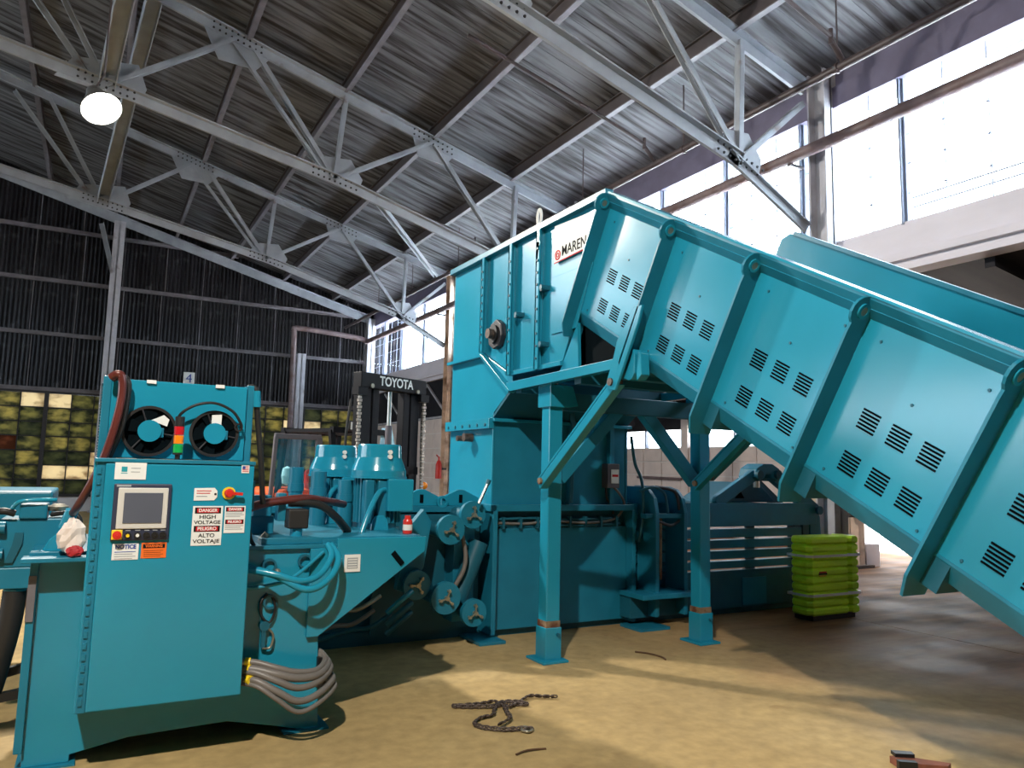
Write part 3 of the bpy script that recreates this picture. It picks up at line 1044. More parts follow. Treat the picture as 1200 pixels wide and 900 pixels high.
# bale chamber to the right: press frames, slatted sides
for x in (5.36, 5.76):
    arch = [(6.42, .12), (6.42, 1.22), (6.46, 1.38), (6.56, 1.47), (6.7, 1.5), (7.3, 1.5), (7.4, 1.4), (7.0, 1.3), (7.0, .12)]
    MB().prism(arch, 'X', x, x + .05).build('press_frame', TEAL_R, ba, .006)
MB().cyl((5.49, 6.5, .5), (5.49, 6.5, 1.2), .02, 10).build('tie_rod', RUST_BAND, ba)
MB().prism([(5.1, .33), (5.85, .33), (5.85, .38), (5.1, .38)], 'Y', 6.3, 6.8).build('frame_shelf', TEAL_R, ba, .004)
MB().prism([(5.12, .1), (5.85, .1), (5.85, .33), (5.12, .33)], 'Y', 6.55, 6.8).build('frame_foot', TEAL_D, ba, .004)
box('foot_plate', TEAL_R, ba, 5.1, 5.5, 6.35, 6.7, 0, .03)
box('frame_tie', TEAL_R, ba, 5.26, 5.8, 6.46, 6.56, 1.16, 1.21, .004)
MB().tube([(5.2, 6.5, 1.45), (5.35, 6.45, 1.5), (5.55, 6.5, 1.42), (5.6, 6.5, 1.2)], .016, 8).build('hydraulic_line', TEAL_D, ba)
MB().tube([(5.45, 6.5, 1.13), (5.62, 6.48, 1.08), (5.76, 6.5, 1.13)], .018, 8).build('hydraulic_line', DARK, ba)
MB().tube([(5.42, 6.5, 1.5), (5.66, 6.46, 1.45), (5.76, 6.5, 1.25)], .018, 8).build('hydraulic_line', DARK, ba)
rails = [(.54, .626), (.652, .748), (.777, .875), (.902, 1.003), (1.032, 1.31)]
for z0, z1 in rails:
    box('side_rail', TEAL_R, ba, 5.24, 8.02 if z1 < 1.2 else 8.3, 6.73, 6.83, z0, z1, .004)
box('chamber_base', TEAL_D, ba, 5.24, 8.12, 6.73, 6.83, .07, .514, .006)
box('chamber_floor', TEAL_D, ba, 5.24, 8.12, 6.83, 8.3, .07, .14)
box('base_plate', TEAL_R, ba, 6.95, 7.35, 6.715, 6.73, .1, .42)
for x in (8.0, 8.16):
    box('end_post', TEAL_D, ba, x, x + .12, 6.83, 6.95, .1, 1.3, .006)
box('chamber_top', TEAL_D, ba, 5.24, 7.4, 6.74, 8.3, 1.29, 1.31)
for x in (5.62, 6.4, 7.2):
    box('side_post', TEAL_D, ba, x, x + .08, 6.83, 6.92, .5, 1.3)
# tension linkage on top of the chamber
YA = 6.98
MB().prism([(6.72, 1.31), (7.86, 1.31), (7.80, 1.34), (7.52, 1.56), (7.22, 1.56), (6.76, 1.34)], 'Y', 6.98, 7.6).build('cylinder_housing', TEAL_D, ba, .01)
MB().prism([(7.1, 1.36), (7.26, 1.36), (7.2, 1.44)], 'Y', 6.97, 6.98).build('housing_slot', VOIDM, ba)


def link(x0, z0, x1, z1, w, y0, y1):
    d = Vector((x1 - x0, z1 - z0)).normalized()
    n = Vector((-d.y, d.x))
    poly = []
    for cx, cz, a0 in ((x1, z1, -1), (x0, z0, 1)):
        for i in range(9):
            a = PI * i / 8 - PI / 2
            q = d * (w * math.cos(a)) + n * (w * math.sin(a))
            poly.append((cx + q.x * (-a0), cz + q.y * (-a0)))
    return MB().prism(poly, 'Y', y0, y1)


link(6.62, 1.34, 7.22, 1.66, .07, 6.74, 6.82).build('tension_arm', TEAL_R, ba, .008)
link(7.55, 1.67, 8.30, 1.22, .09, 6.74, 6.82).build('tension_arm', TEAL_R, ba, .008)
link(7.6, 1.66, 8.2, 1.24, .06, 7.2, 7.3).build('tension_arm', TEAL_D, ba)
MB().prism([(7.16, 1.63), (7.20, 1.74), (7.32, 1.80), (7.48, 1.80), (7.60, 1.74), (7.64, 1.63), (7.55, 1.58), (7.46, 1.62), (7.44, 1.67), (7.36, 1.67), (7.33, 1.62), (7.24, 1.58)], 'Y', 6.70, 6.98).build('pivot_yoke', TEAL_R, ba, .012)
for x, z in ((7.22, 1.66), (7.55, 1.67), (8.30, 1.22)):
    MB().cyl((x, 6.70, z), (x, 6.66, z), .055, 14).build('pivot_pin', TEAL_D, ba)
MB().cyl((7.40, 6.9, 1.5), (7.40, 6.9, 1.68), .04, 14).build('cylinder_rod', STEEL, ba)
MB().prism([(8.3, .5), (8.3, 1.22), (8.42, 1.30), (8.50, 1.12), (8.54, .5)], 'Y', 6.83, 6.95).build('end_plate', TEAL_R, ba, .008)

# ram section left of the tower
box('ram_housing', TEAL_D, ba, 1.2, 3.5, 7.0, 8.2, .12, 1.22)
box('ram_top', TEAL_R, ba, 1.2, 3.5, 6.85, 8.3, 1.22, 1.28, .005)
box('cylinder_shell', TEAL_R, ba, -3.2, -.26, 6.9, 7.9, .72, 1.40, .02)
for x0 in (2.62, 3.04):
    MB().prism([(x0, 1.28), (x0 + .40, 1.28), (x0 + .40, 1.36), (x0 + .23, 1.44), (x0 + .17, 1.44), (x0, 1.36)], 'Y', 6.88, 6.93).build('lifting_lug', TEAL, ba, .004)
    box('lug_slot', VOIDM, ba, x0 + .18, x0 + .215, 6.872, 6.88, 1.31, 1.39)
MB().ring((3.03, 6.86, 1.32), (0, 1, 0), .06, .035, .03, 16).build('lifting_eye', TEAL, ba)
box('tier_backplate', TEAL_D, ba, 2.35, 3.45, 6.86, 6.9, .1, 1.2)
box('tier_bracket', TEAL_R, ba, 2.55, 2.72, 6.7, 6.86, .62, 1.0, .004)
box('tier_bracket', TEAL_R, ba, 3.08, 3.3, 6.66, 6.86, .2, 1.1, .004)
MB().prism([(2.46, .55), (2.6, .5), (2.72, .75), (2.78, 1.15), (2.7, 1.27), (2.55, 1.1)], 'Y', 6.52, 6.6).build('tier_arm', TEAL_R, ba, .006)
for x, z, r, y in ((2.91, 1.09, .135, 6.36), (3.16, 1.22, .128, 6.42), (2.62, .60, .13, 6.42), (2.88, .48, .145, 6.36), (3.17, .33, .125, 6.36)):
    w = MB().cyl((x, y, z), (x, y + .05, z), r, 32).build('wire_wheel', TEAL_R, ba, .004)
    MB().cyl((x + .02, y + .05, z - .02), (x + .02, y + .5, z - .02), r * .55, 20).build('wheel_hub', TEAL_D, w)
    for a in (.5, 2.6, 4.7):
        c, s_ = math.cos(a + x), math.sin(a + x)
        MB().cyl((x + c * .065, y, z + s_ * .065), (x + c * .065, y - .045, z + s_ * .065), .014, 8).bar((x + c * .02, y - .03, z + s_ * .02), (x + c * .085, y - .03, z + s_ * .085), .012, .014).build('clamp_bolt', ZINC, w)
    MB().cyl((x, y, z), (x, y - .04, z), .022, 8).build('axle_end', ZINC, w)
MB().cyl((3.17, 6.33, 1.33), (3.26, 6.33, 1.52), .016, 8).build('lever', STEEL, ba)
MB().cyl((3.255, 6.33, 1.51), (3.27, 6.33, 1.55), .024, 8).build('lever_knob', TEAL_D, ba)
MB().cyl((3.1, 6.6, .4), (3.32, 6.6, .95), .09, 14).build('tier_cylinder', TEAL_D, ba)
MB().tube([(3.08, 6.5, 1.05), (3.12, 6.48, .85), (3.1, 6.48, .7), (3.02, 6.5, .55)], .022, 8).build('hydraulic_line', HOSE_GREY, ba)
for k, zz in enumerate((.52, .42, .34)):
    MB().tube([(2.3, 6.3, zz - .12), (2.42, 6.25, zz), (2.52, 6.3, zz + .05)], .025, 8).build('hydraulic_line', TEAL if k == 0 else TEAL_D, ba)
for k, (x, z) in enumerate(((2.05, .42), (2.0, .30), (2.15, .26))):
    MB().tube([(x - .5, 6.45, z - .1), (x - .15, 6.4, z), (x, 6.3, z + .03), (x + .2, 6.35, z + .12)], .02, 8).build('hydraulic_line', (ZINC, HOSE_GREY, TEAL_D)[k], ba)
box('floor_frame', TEAL_D, ba, 1.4, 3.5, 6.9, 8.2, 0, .12)

# ------------------------------------------------------------------ CONVEYOR
cv = thing('conveyor', (4.4, 2.6, 0), 'long teal inclined conveyor with louvred side panels rising to the hopper', 'conveyor')
O_ = Vector((0, 4.77, 3.91))
dS, dN = Vector((0, -.871, -.491)), Vector((0, .491, -.871))
SNp = lambda s, n, x=0: O_ + dS * s + dN * n + Vector((x, 0, 0))


def sn_prism(poly, x0, x1):
    return MB().prism([(SNp(s, n).y, SNp(s, n).z) for s, n in poly], 'X', x0, x1)


RIB = [0.07, .98, 1.86, 2.70, 3.54, 4.40, 5.25]
S_END = 5.3
vent0 = None
for i, (a, c) in enumerate(zip(RIB, RIB[1:])):
    p = sn_prism([(a, .11), (c, .11), (c, 1.0), (a, 1.0)], 3.5, 3.52).build('side_panel', TEAL, cv)
    mid = {0: .57}.get(i, None)
    s0 = a + .31 if i == 0 else a + .245
    ds = .185
    for r in (0, 1):
        for k in range(3):
            s_c, n_c = s0 + ds * k, .60 + .25 * r
            b = MB()
            for j in range(6):
                n0 = n_c - .055 + j * .02
                b.prism([(SNp(s_, n_).y, SNp(s_, n_).z) for s_, n_ in ((s_c - .055, n0), (s_c + .055, n0), (s_c + .055, n0 + .010), (s_c - .055, n0 + .010))], 'X', 3.496, 3.505)
            b.build('vent_louvre', VOIDM, p, kind='stuff')
    for s_, n_ in ((a + .12, .2), (c - .12, .2), (a + .12, .95), (c - .12, .95), ((a + c) / 2, .42)):
        q = SNp(s_, n_, 3.5)
        MB().cyl(q, q + Vector((-.006, 0, 0)), .008, 6).build('panel_screw', TEAL_D, p)
    for nm, sec in (('top_rail', [(0, 3.52), (0, 3.44), (.018, 3.44), (.062, 3.465), (.066, 3.462), (.115, 3.498), (.115, 3.52)]),
                    ('bottom_rail', [(.985, 3.52), (.985, 3.497), (1.0, 3.497), (1.10, 3.55), (1.10, 3.57)])):
        b = MB()
        n_ = len(sec)
        vs = [SNp(q, n0, x0) for q in (a, c) for n0, x0 in sec]
        b._add(vs, [(k, (k + 1) % n_, n_ + (k + 1) % n_, n_ + k) for k in range(n_)] + [tuple(range(n_))[::-1], tuple(range(n_, 2 * n_))])
        b.build(nm, TEAL_R, cv)
    sn_prism([(a, -.012), (c, -.012), (c, .003), (a, .003)], 3.435, 3.54).build('rail_lip', TEAL, cv)


def rib_plate(s_, low, xo, xi):
    """standing plate across the side wall, its face looking down the conveyor; round eye at the top"""
    sec = [(low, xi), (.12, xi)]
    cx, r = (xo + xi) / 2 - .012, .082
    for k in range(13):
        a_ = -PI * .30 + k * PI * 1.6 / 12
        sec.append((.088 - r * math.sin(a_), cx + r * math.cos(a_)))
    sec += [(.2, xo), (low - .12, xo), (low, xo + .05)]
    b = MB()
    n_ = len(sec)
    vs = [SNp(q, n0, x0) for q in (s_ - .016, s_) for n0, x0 in sec]
    b._add(vs, [(k, (k + 1) % n_, n_ + (k + 1) % n_, n_ + k) for k in range(n_)] + [tuple(range(n_))[::-1], tuple(range(n_, 2 * n_))])
    return b, SNp(s_, .085, cx)


for i, s_ in enumerate(RIB):
    b, q = rib_plate(s_, 1.24, 3.375, 3.505)
    rb = b.build('rib', TEAL_R, cv)
    MB().ring(q + dS * .004, dS, .042, .024, .012, 20).build('rib_eye', TEAL, rb)
    MB().cyl(q - dS * .01, q + dS * .008, .024, 14).build('eye_bolt', ZINC, rb)
    sn_prism([(s_ - .016, 1.0), (s_, 1.0), (s_, 1.24), (s_ - .016, 1.24)], 3.50, 3.60).build('rib_foot', TEAL_R, rb)
    if i > 1:
        sn_prism([(s_ - .016, .1), (s_, .1), (s_, 1.24), (s_ - .016, 1.24)], 5.26, 5.38).build('rib', TEAL_R, cv)
# far side wall, belt bed, belt, ends
sn_prism([(.28, .02), (.35, -.05), (.5, -.06), (S_END, -.06), (S_END, 1.1), (.28, 1.1)], 5.22, 5.26).build('far_side_wall', TEAL, cv)
sn_prism([(.4, -.08), (S_END, -.08), (S_END, -.045), (.4, -.045)], 5.2, 5.30).build('rail_lip', TEAL_R, cv, .004)
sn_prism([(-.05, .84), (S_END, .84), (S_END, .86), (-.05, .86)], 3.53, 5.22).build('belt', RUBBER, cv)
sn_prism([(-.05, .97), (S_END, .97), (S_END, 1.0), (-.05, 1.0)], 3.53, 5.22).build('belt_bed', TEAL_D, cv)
b = MB()
for i in range(16):
    s_ = .1 + i * .32
    b.prism([(SNp(a, n).y, SNp(a, n).z) for a, n in ((s_, .78), (s_ + .04, .78), (s_ + .04, .84), (s_, .84))], 'X', 3.56, 5.2)
b.build('belt_cleat', RUBBER, cv, kind='stuff')
for s_ in RIB[1:]:
    sn_prism([(s_ - .01, 1.0), (s_ + .09, 1.0), (s_ + .09, 1.16), (s_ - .01, 1.16)], 3.5, 5.26).build('cross_member', TEAL_D, cv)
sn_prism([(S_END, -.06), (S_END + .02, -.06), (S_END + .02, 1.1), (S_END, 1.1)], 3.5, 5.26).build('tail_plate', TEAL_R, cv)
q = SNp(.05, .9)
MB().cyl((3.53, q.y, q.z), (5.22, q.y, q.z), .12, 20).build('head_drum', DARK, cv)
# gusset beside the hopper and frame beams
MB().prism([(5.20, 2.90), (5.50, 2.47), (5.18, 2.49)], 'X', 3.49, 3.52).build('hopper_gusset', TEAL, cv)
MB().prism([(5.19, 2.94), (5.17, 2.5), (4.35, 2.5), (4.40, 2.62)], 'X', 3.56, 3.58).build('opening_shade_sheet', VOIDM, cv)  # added black sheet, stands in for the shade inside the open underside
for x in (3.44, 5.2):
    MB().prism([(6.36, 2.40), (4.6, 2.44), (4.6, 2.52), (6.36, 2.49)], 'X', x, x + .08).build('frame_beam', TEAL, cv, .004)
for y in (4.7, 5.2, 6.2):
    box('cross_beam', TEAL_D, cv, 3.5, 5.25, y - .05, y + .05, 2.38, 2.5)
# posts
for x, mm in ((3.54, 'a'), (5.32, 'b')):
    x1 = x + .14
    ps = box('support_post', TEAL, cv, x, x1, 5.70, 5.84, .30, 2.28, .010)
    box('rusty_band', RUST_BAND, ps, x - .002, x1 + .002, 5.696, 5.844, .275, .345)
    sl = box('post_sleeve', TEAL, cv, x - .012, x1 + .012, 5.685, 5.855, .02, .29, .006)
    MB().cyl((x + .11, 5.685, .23), (x + .11, 5.655, .23), .016, 6).build('set_bolt', TEAL_D, sl)
    box('foot_plate', TEAL, cv, x - .07, x1 + .05, 5.62, 5.92, 0, .022, .004)
    MB().prism([(x - .02, 2.22), (x1 + .02, 2.22), (x1 + .14, 2.24), (x1 + .08, 2.42), (x - .02, 2.42)], 'Y', 5.66, 5.88).build('post_head', TEAL, cv, .006)
    for dx in (.0, .06):
        MB().cyl((x + dx, 5.7, 2.40), (x + dx, 5.7, 2.49), .02, 6).build('head_bolt', CHAINM, cv)
    xb = x - .13                       # the braces and lugs stand a little proud of the post
    # brace forward to the conveyor ribs
    b = MB().bar((xb + .04, 5.66, 1.52), (xb + .04, 4.56, 2.34), .08, .075)
    b.bar((xb + .04, 5.66, 1.54), (xb + .04, 4.56, 2.36), .08, .02, off=(0, .035))
    b.build('brace', TEAL, cv, .005)
    MB().cyl((xb - .02, 5.62, 1.56), (xb + .04, 5.62, 1.56), .03, 6).build('brace_bolt', RUST_BAND, cv)
    MB().cyl((xb - .05, 4.57, 2.33), (xb + .06, 4.57, 2.33), .03, 10).build('brace_bolt', CHAINM, cv)
    MB().prism([(4.50, 2.63), (4.54, 2.52), (4.62, 2.35), (4.63, 2.31), (4.60, 2.28), (4.52, 2.26), (4.42, 2.43), (4.25, 2.73), (4.20, 2.86), (4.30, 2.86)] if x < 4 else [(4.8, 2.5), (4.6, 2.3), (4.5, 2.3), (4.5, 2.5)], 'X', xb - .035, xb - .01).build('brace_lug', TEAL, cv, .005)
for poly in ([(4.36, 2.56), (4.34, 2.52), (4.34, 2.38), (4.38, 2.335), (4.41, 2.33), (4.47, 2.35), (4.40, 2.47)],
             [(4.30, 2.54), (4.27, 2.52), (4.26, 2.36), (4.31, 2.32), (4.32, 2.36)]):
    MB().prism(poly, 'X', 3.42, 3.50).build('side_lug', TEAL, cv, .005)
# cross frame between the posts
box('cross_beam', TEAL_D, cv, 3.68, 5.32, 5.71, 5.83, 2.2, 2.36, .006)
for p, q in (((3.68, 5.77, 1.58), (4.36, 5.77, 2.26)), ((5.32, 5.77, 1.56), (4.62, 5.77, 2.28))):
    MB().bar(p, q, .10, .12).build('diagonal_brace', TEAL_R, cv, .006)
MB().bar((5.46, 5.72, 1.62), (5.46, 5.05, 2.10), .09, .09).build('diagonal_brace', TEAL_R, cv, .006)
MB().cyl((5.33, 5.54, 1.63), (5.33, 5.60, 1.63), .035, 6).build('brace_bolt', CHAINM, cv)

# ------------------------------------------------------------------ CONTROL CABINET
cb = thing('control_cabinet', (.41, 4.75, .34), 'teal electrical control cabinet with touch screen and warning signs', 'cabinet')
FY = 4.60
box('cabinet_body', TEAL, cb, 0, .83, FY + .03, 4.90, .335, 1.655, .006)
dr = box('door', TEAL, cb, .055, .825, FY, FY + .03, .345, 1.635, .006)
hg = box('hinge_strip', TEAL_R, cb, .012, .055, FY + .012, FY + .03, .34, 1.65, .003)
b = MB()
for i in range(22):
    b.box(.018, .036, FY + .004, FY + .014, .38 + i * .057, .415 + i * .057)
b.build('hinge_knuckle', TEAL_R, hg, kind='stuff')
box('cabinet_lip', TEAL_R, cb, 0, .83, FY - .005, 4.9, 1.64, 1.662, .004)
fy = FY - .004
# touch panel
pn = box('touch_panel', NAVY, cb, .103, .388, FY - .02, FY, 1.222, 1.526, .006)
MB().box(.125, .372, FY - .03, FY - .02, 1.285, 1.505).build('panel_bezel', PALEG, pn, .005)
box('screen', SCREEN, pn, .155, .345, FY - .034, FY - .03, 1.316, 1.478)
box('maker_plate', GREYINK, pn, .115, .185, FY - .022, FY - .02, 1.510, 1.520)
box('stop_plate', YELLOW, pn, .108, .160, FY - .026, FY - .02, 1.229, 1.281, .003)
MB().lathe((.134, FY - .026, 1.255), [(.012, 0), (.012, .015), (.022, .018), (.022, .032), (.001, .036)], 18, (0, -1, 0)).build('stop_button', RED, pn)
for x, m1 in ((.186, YELLOW), (.233, SIGNW), (.277, BLACK), (.318, BLACK), (.358, BLACK)):
    b = MB().ring((x, FY - .024, 1.25), (0, 1, 0), .018, .010, .012, 16)
    k = b.build('button_ring', BLACK, pn)
    MB().cyl((x, FY - .02, 1.25), (x, FY - .034, 1.25), .009, 12).build('button_cap', m1, k)
    box('button_tag', GREYINK, pn, x - .012, x + .012, FY - .022, FY - .02, 1.274, 1.279)
# printed signs
s = box('maker_sign', SIGNW, cb, .10, .253, fy, FY, 1.549, 1.640)
box('logo_mark', TEALINK, s, .132, .160, fy - .001, fy, 1.590, 1.618)
box('logo_line', TEALINK, s, .130, .162, fy - .001, fy, 1.580, 1.584)
for z, x1 in ((1.608, .225), (1.588, .222)):
    box('text_line', GREYINK, s, .178, x1, fy - .001, fy, z, z + .004)
s = box('flag_sticker', SIGNW, cb, .752, .795, fy, FY, 1.594, 1.639)
box('flag_canton', SIGNBLUE, s, .757, .773, fy - .001, fy, 1.617, 1.634)
for i in range(4):
    box('flag_stripe', SIGNRED, s, .757 if i > 1 else .774, .791, fy - .001, fy, 1.630 - i * .009, 1.634 - i * .009)
s = MB().prism([(.505, 1.435), (.612, 1.437), (.628, 1.455), (.628, 1.49), (.612, 1.508), (.505, 1.505)], 'Y', fy, FY).build('safety_tag', SIGNW, cb)
for z, x1, mm in ((1.488, .595, SIGNRED), (1.474, .59, SIGNRED), (1.457, .575, GREYINK)):
    box('text_line', mm, s, .518, x1, fy - .001, fy, z, z + .005)
MB().cyl((.618, fy - .002, 1.472), (.618, fy, 1.472), .007, 10).build('tag_hole', BLACK, s)


def danger(poly_box, words, cx, w):
    x0, x1, z0, z1 = poly_box
    s = box('danger_sign', SIGNW, cb, x0, x1, fy, FY, z0, z1)
    for z, h, wd, sz, kind in words:
        if kind:
            box('sign_header', SIGNBLK, s, cx - w / 2, cx + w / 2, fy - .001, fy, z - h / 2, z + h / 2)
            MB().lathe((cx, fy - .001, z), [(.001, 0), (h * .43, 0)], 20, (0, -1, 0)).build('header_oval', SIGNRED, s).scale = (1, 1, 1)
            box('header_band', SIGNRED, s, cx - w * .42, cx + w * .42, fy - .0016, fy - .001, z - h * .36, z + h * .36)
            text(wd, sz, (cx, fy - .002, z), FRONT, SIGNW, s, 'sign_lettering', w * .72, bold=.0006)
        elif wd == '-':
            box('text_line', GREYINK, s, cx - w / 2, cx + w / 2 - sz, fy - .001, fy, z - .002, z + .002)
        else:
            text(wd, sz, (cx, fy - .001, z), FRONT, SIGNBLK, s, 'sign_lettering', sz * .72 * len(wd) if len(wd) < 12 else w * .92, bold=.0004)
    return s


danger((.505, .665, 1.185, 1.405), ((1.380, .034, 'DANGER', .026, 1), (1.343, 0, 'HIGH', .03, 0), (1.313, 0, 'VOLTAGE', .028, 0),
                                  (1.278, .034, 'PELIGRO', .026, 1), (1.240, 0, 'ALTO', .03, 0), (1.208, 0, 'VOLTAJE', .028, 0)), .585, .138)
danger((.675, .788, 1.252, 1.405), ((1.386, .026, 'DANGER', .02, 1), (1.365, 0, '-', .01, 0), (1.355, 0, '-', 0, 0), (1.345, 0, '-', .02, 0),
                                  (1.315, .026, 'PELIGRO', .02, 1), (1.293, 0, '-', 0, 0), (1.283, 0, '-', .015, 0), (1.273, 0, '-', .005, 0)), .731, .1)
s = box('notice_sign', SIGNW, cb, .118, .245, fy, FY, 1.120, 1.205)
text('NOTICE', .03, (.182, fy - .001, 1.188), FRONT, SIGNBLUE, s, 'sign_lettering', .1, bold=.0012)
for i in range(4):
    box('text_line', SIGNBLUE if i < 1 else GREYINK, s, .130, .232 - (i % 2) * .015, fy - .001, fy, 1.160 - i * .012, 1.164 - i * .012)
s = box('warning_sign', SIGNORG, cb, .258, .383, fy, FY, 1.125, 1.208)
box('sign_header', SIGNBLK, s, .266, .375, fy - .001, fy, 1.178, 1.200)
text('WARNING', .02, (.3205, fy - .002, 1.189), FRONT, SIGNORG, s, 'sign_lettering', .085, bold=.0006)
for i in range(4):
    box('text_line', SIGNBLK, s, .272, .368 - (i % 2) * .012, fy - .001, fy, 1.164 - i * .010, 1.166 - i * .010)
# rotary disconnect
ds = MB().cyl((.69, FY, 1.478), (.69, FY - .012, 1.478), .036, 28).build('switch_plate', YELLOW, cb)
MB().lathe((.69, FY - .012, 1.478), [(.026, 0), (.026, .014), (.018, .03), (.001, .032)], 20, (0, -1, 0)).build('switch_knob', RED, ds)
MB().bar((.68, FY - .035, 1.480), (.762, FY - .035, 1.474), .016, .016).build('switch_handle', RED, ds)
# signal tower
st = MB().cyl((.407, 4.63, 1.662), (.407, 4.63, 1.700), .014, 12).cyl((.407, 4.63, 1.690), (.407, 4.63, 1.702), .026, 20).build('signal_tower', BLACK, cb)
for z, m1 in ((1.702, GREENL), (1.752, ORANGEL), (1.802, REDL)):
    MB().cyl((.407, 4.63, z), (.407, 4.63, z + .047), .0265, 20).build('signal_light', m1, st)
MB().cyl((.407, 4.63, 1.85), (.407, 4.63, 1.905), .0255, 20).build('signal_cap', BLACK, st)
b = MB()
b.box(.84, .848, 4.68, 4.76, 1.38, 1.55)
b.build('side_latch', TEAL_R, cb)

# ------------------------------------------------------------------ OIL COOLER on top of the unit
oc = thing('oil_cooler', (.41, 4.95, 1.66), 'teal oil cooler with two black fans standing above the control cabinet', 'cooler')
box('cooler_shroud', TEAL, oc, .055, .79, 4.80, 5.02, 1.665, 2.115, .006)
for x0, x1 in ((.01, .055), (.79, .835)):
    box('cooler_tank', TEAL_R, oc, x0, x1, 4.82, 5.0, 1.62, 2.13, .006)
b = MB()
for i in range(26):
    b.box(.004, .012, 4.83, 4.99, 1.68 + i * .016, 1.685 + i * .016)
b.build('cooler_fin', TEAL_D, oc, kind='stuff')
for x, z in ((.262, 1.822), (.612, 1.822)):
    R_ = .145 if x < .4 else .138
    f = MB().ring((x, 4.79, z), (0, 1, 0), R_, R_ - .016, .05, 40).build('fan_ring', BLACK, oc)
    MB().cyl((x, 4.80, z), (x, 4.792, z), R_ - .01, 40).build('fan_opening', VOIDM, f)
    for k in range(5):
        a = k * 2 * PI / 5 + x
        c_, s_ = math.cos(a), math.sin(a)
        n_ = Vector((-s_, 0, c_))
        p0, p1 = Vector((x + c_ * .05, 4.785, z + s_ * .05)), Vector((x + c_ * (R_ - .02), 4.785, z + s_ * (R_ - .02)))
        bb = MB()
        bb._add([p0 - n_ * .025, p0 + n_ * .025 + Vector((0, -.012, 0)), p1 + n_ * .05 + Vector((0, -.015, 0)), p1 - n_ * .035], [(0, 1, 2, 3)])
        bb.build('fan_blade', VOIDM, f)
    MB().cyl((x, 4.785, z), (x, 4.745, z), .062, 24).build('fan_hub', TEAL, f, .006)
    box('hub_connector', TEAL_R, f, x + .05, x + .075, 4.755, 4.78, z - .035, z + .02, .004)
    for k in range(3):
        a = PI / 2 + .35 + k * 2 * PI / 3
        MB().cyl((x + math.cos(a) * .05, 4.77, z + math.sin(a) * .05), (x + math.cos(a) * (R_ - .008), 4.77, z + math.sin(a) * (R_ - .008)), .005, 6).build('fan_strut', DARK, f)
    MB().prism([(x + .0, z + .06), (x + .07, z + .095), (x + .1, z + .07), (x + .09, z + .03), (x + .05, z + .045)] if x < .4 else
               [(x - .02, z + .05), (x - .02, z + .11), (x + .035, z + .115), (x + .035, z + .05)], 'Y', 4.760, 4.772).build('fan_label', SIGNW, f)
MB().tube([(.40, 4.78, 1.86), (.42, 4.74, 1.93), (.5, 4.72, 1.985), (.6, 4.72, 2.0), (.7, 4.73, 1.96), (.755, 4.75, 1.89), (.76, 4.76, 1.86)], .0085, 8).build('fan_cable', BLACK, oc)
MB().ring((.745, 4.76, 1.865), (0, 1, 0), .025, .017, .014, 14).build('cable_gland', BLACK, oc)
for x in (.255, .63):
    box('fold_tab', SIGNW, oc, x - .025, x + .025, 4.785, 4.80, 2.098, 2.118)
MB().tube([(.045, 4.72, 2.11), (.075, 4.7, 2.13), (.10, 4.7, 2.11), (.105, 4.7, 2.0), (.08, 4.7, 1.82), (.03, 4.72, 1.62), (-.05, 4.85, 1.42), (-.09, 5.0, 1.34)], .022, 10).build('oil_hose', HOSE_RED, oc)
MB().tube([(.055, 4.76, 2.11), (.09, 4.74, 2.12), (.128, 4.74, 2.09), (.13, 4.74, 2.0), (.11, 4.74, 1.82), (.06, 4.76, 1.66)], .022, 10).build('oil_hose', RUBBER, oc)
MB().cyl((-.09, 5.0, 1.36), (-.12, 5.03, 1.26), .035, 12).build('hose_fitting', TEAL, oc)
MB().tube([(.80, 4.85, 2.12), (.845, 4.84, 2.115), (.855, 4.84, 2.05), (.875, 4.86, 1.9), (.92, 4.9, 1.62), (.95, 4.95, 1.4)], .018, 10).build('oil_hose', RUBBER, oc)
MB().cyl((.85, 4.84, 2.1), (.857, 4.84, 2.0), .026, 12).build('hose_fitting', TEAL, oc)
for x in (.03, .81):
    box('cooler_leg', TEAL_R, oc, x - .02, x + .02, 4.92, 5.0, 1.14, 1.64)

# ------------------------------------------------------------------ HYDRAULIC POWER UNIT
hp = thing('hydraulic_power_unit', (.9, 5.4, 0), 'teal hydraulic power unit, oil tank with two motors and pumps on top', 'power unit')
MB().prism([(-.22, .012), (.0, .012), (.0, .05), (.28, .1), (.81, .115), (1.05, .06), (1.24, .012), (1.36, .012), (1.33, .62), (1.30, 1.12), (-.25, 1.12)], 'Y', 4.90, 5.9).build('oil_tank', TEAL, hp, .004)
box('tank_lid', TEAL_R, hp, -.27, 1.42, 4.87, 5.95, 1.12, 1.145, .004)
MB().prism([(-.30, 1.1), (.02, 1.1), (.02, 1.125), (-.30, 1.125)], 'Y', 4.74, 4.9).build('tank_ledge', TEAL_R, hp, .004)
for x in (-.11, 1.28):
    box('foot_plate', TEAL_R, hp, x - .14, x + .14, 4.86, 5.9, 0, .012)
box('tank_edge', TEAL_R, hp, -.26, -.22, 4.86, 4.90, .1, 1.12, .004)
box('tank_edge_plate', GIRT, hp, -.262, -.225, 4.85, 4.86, .78, 1.02)
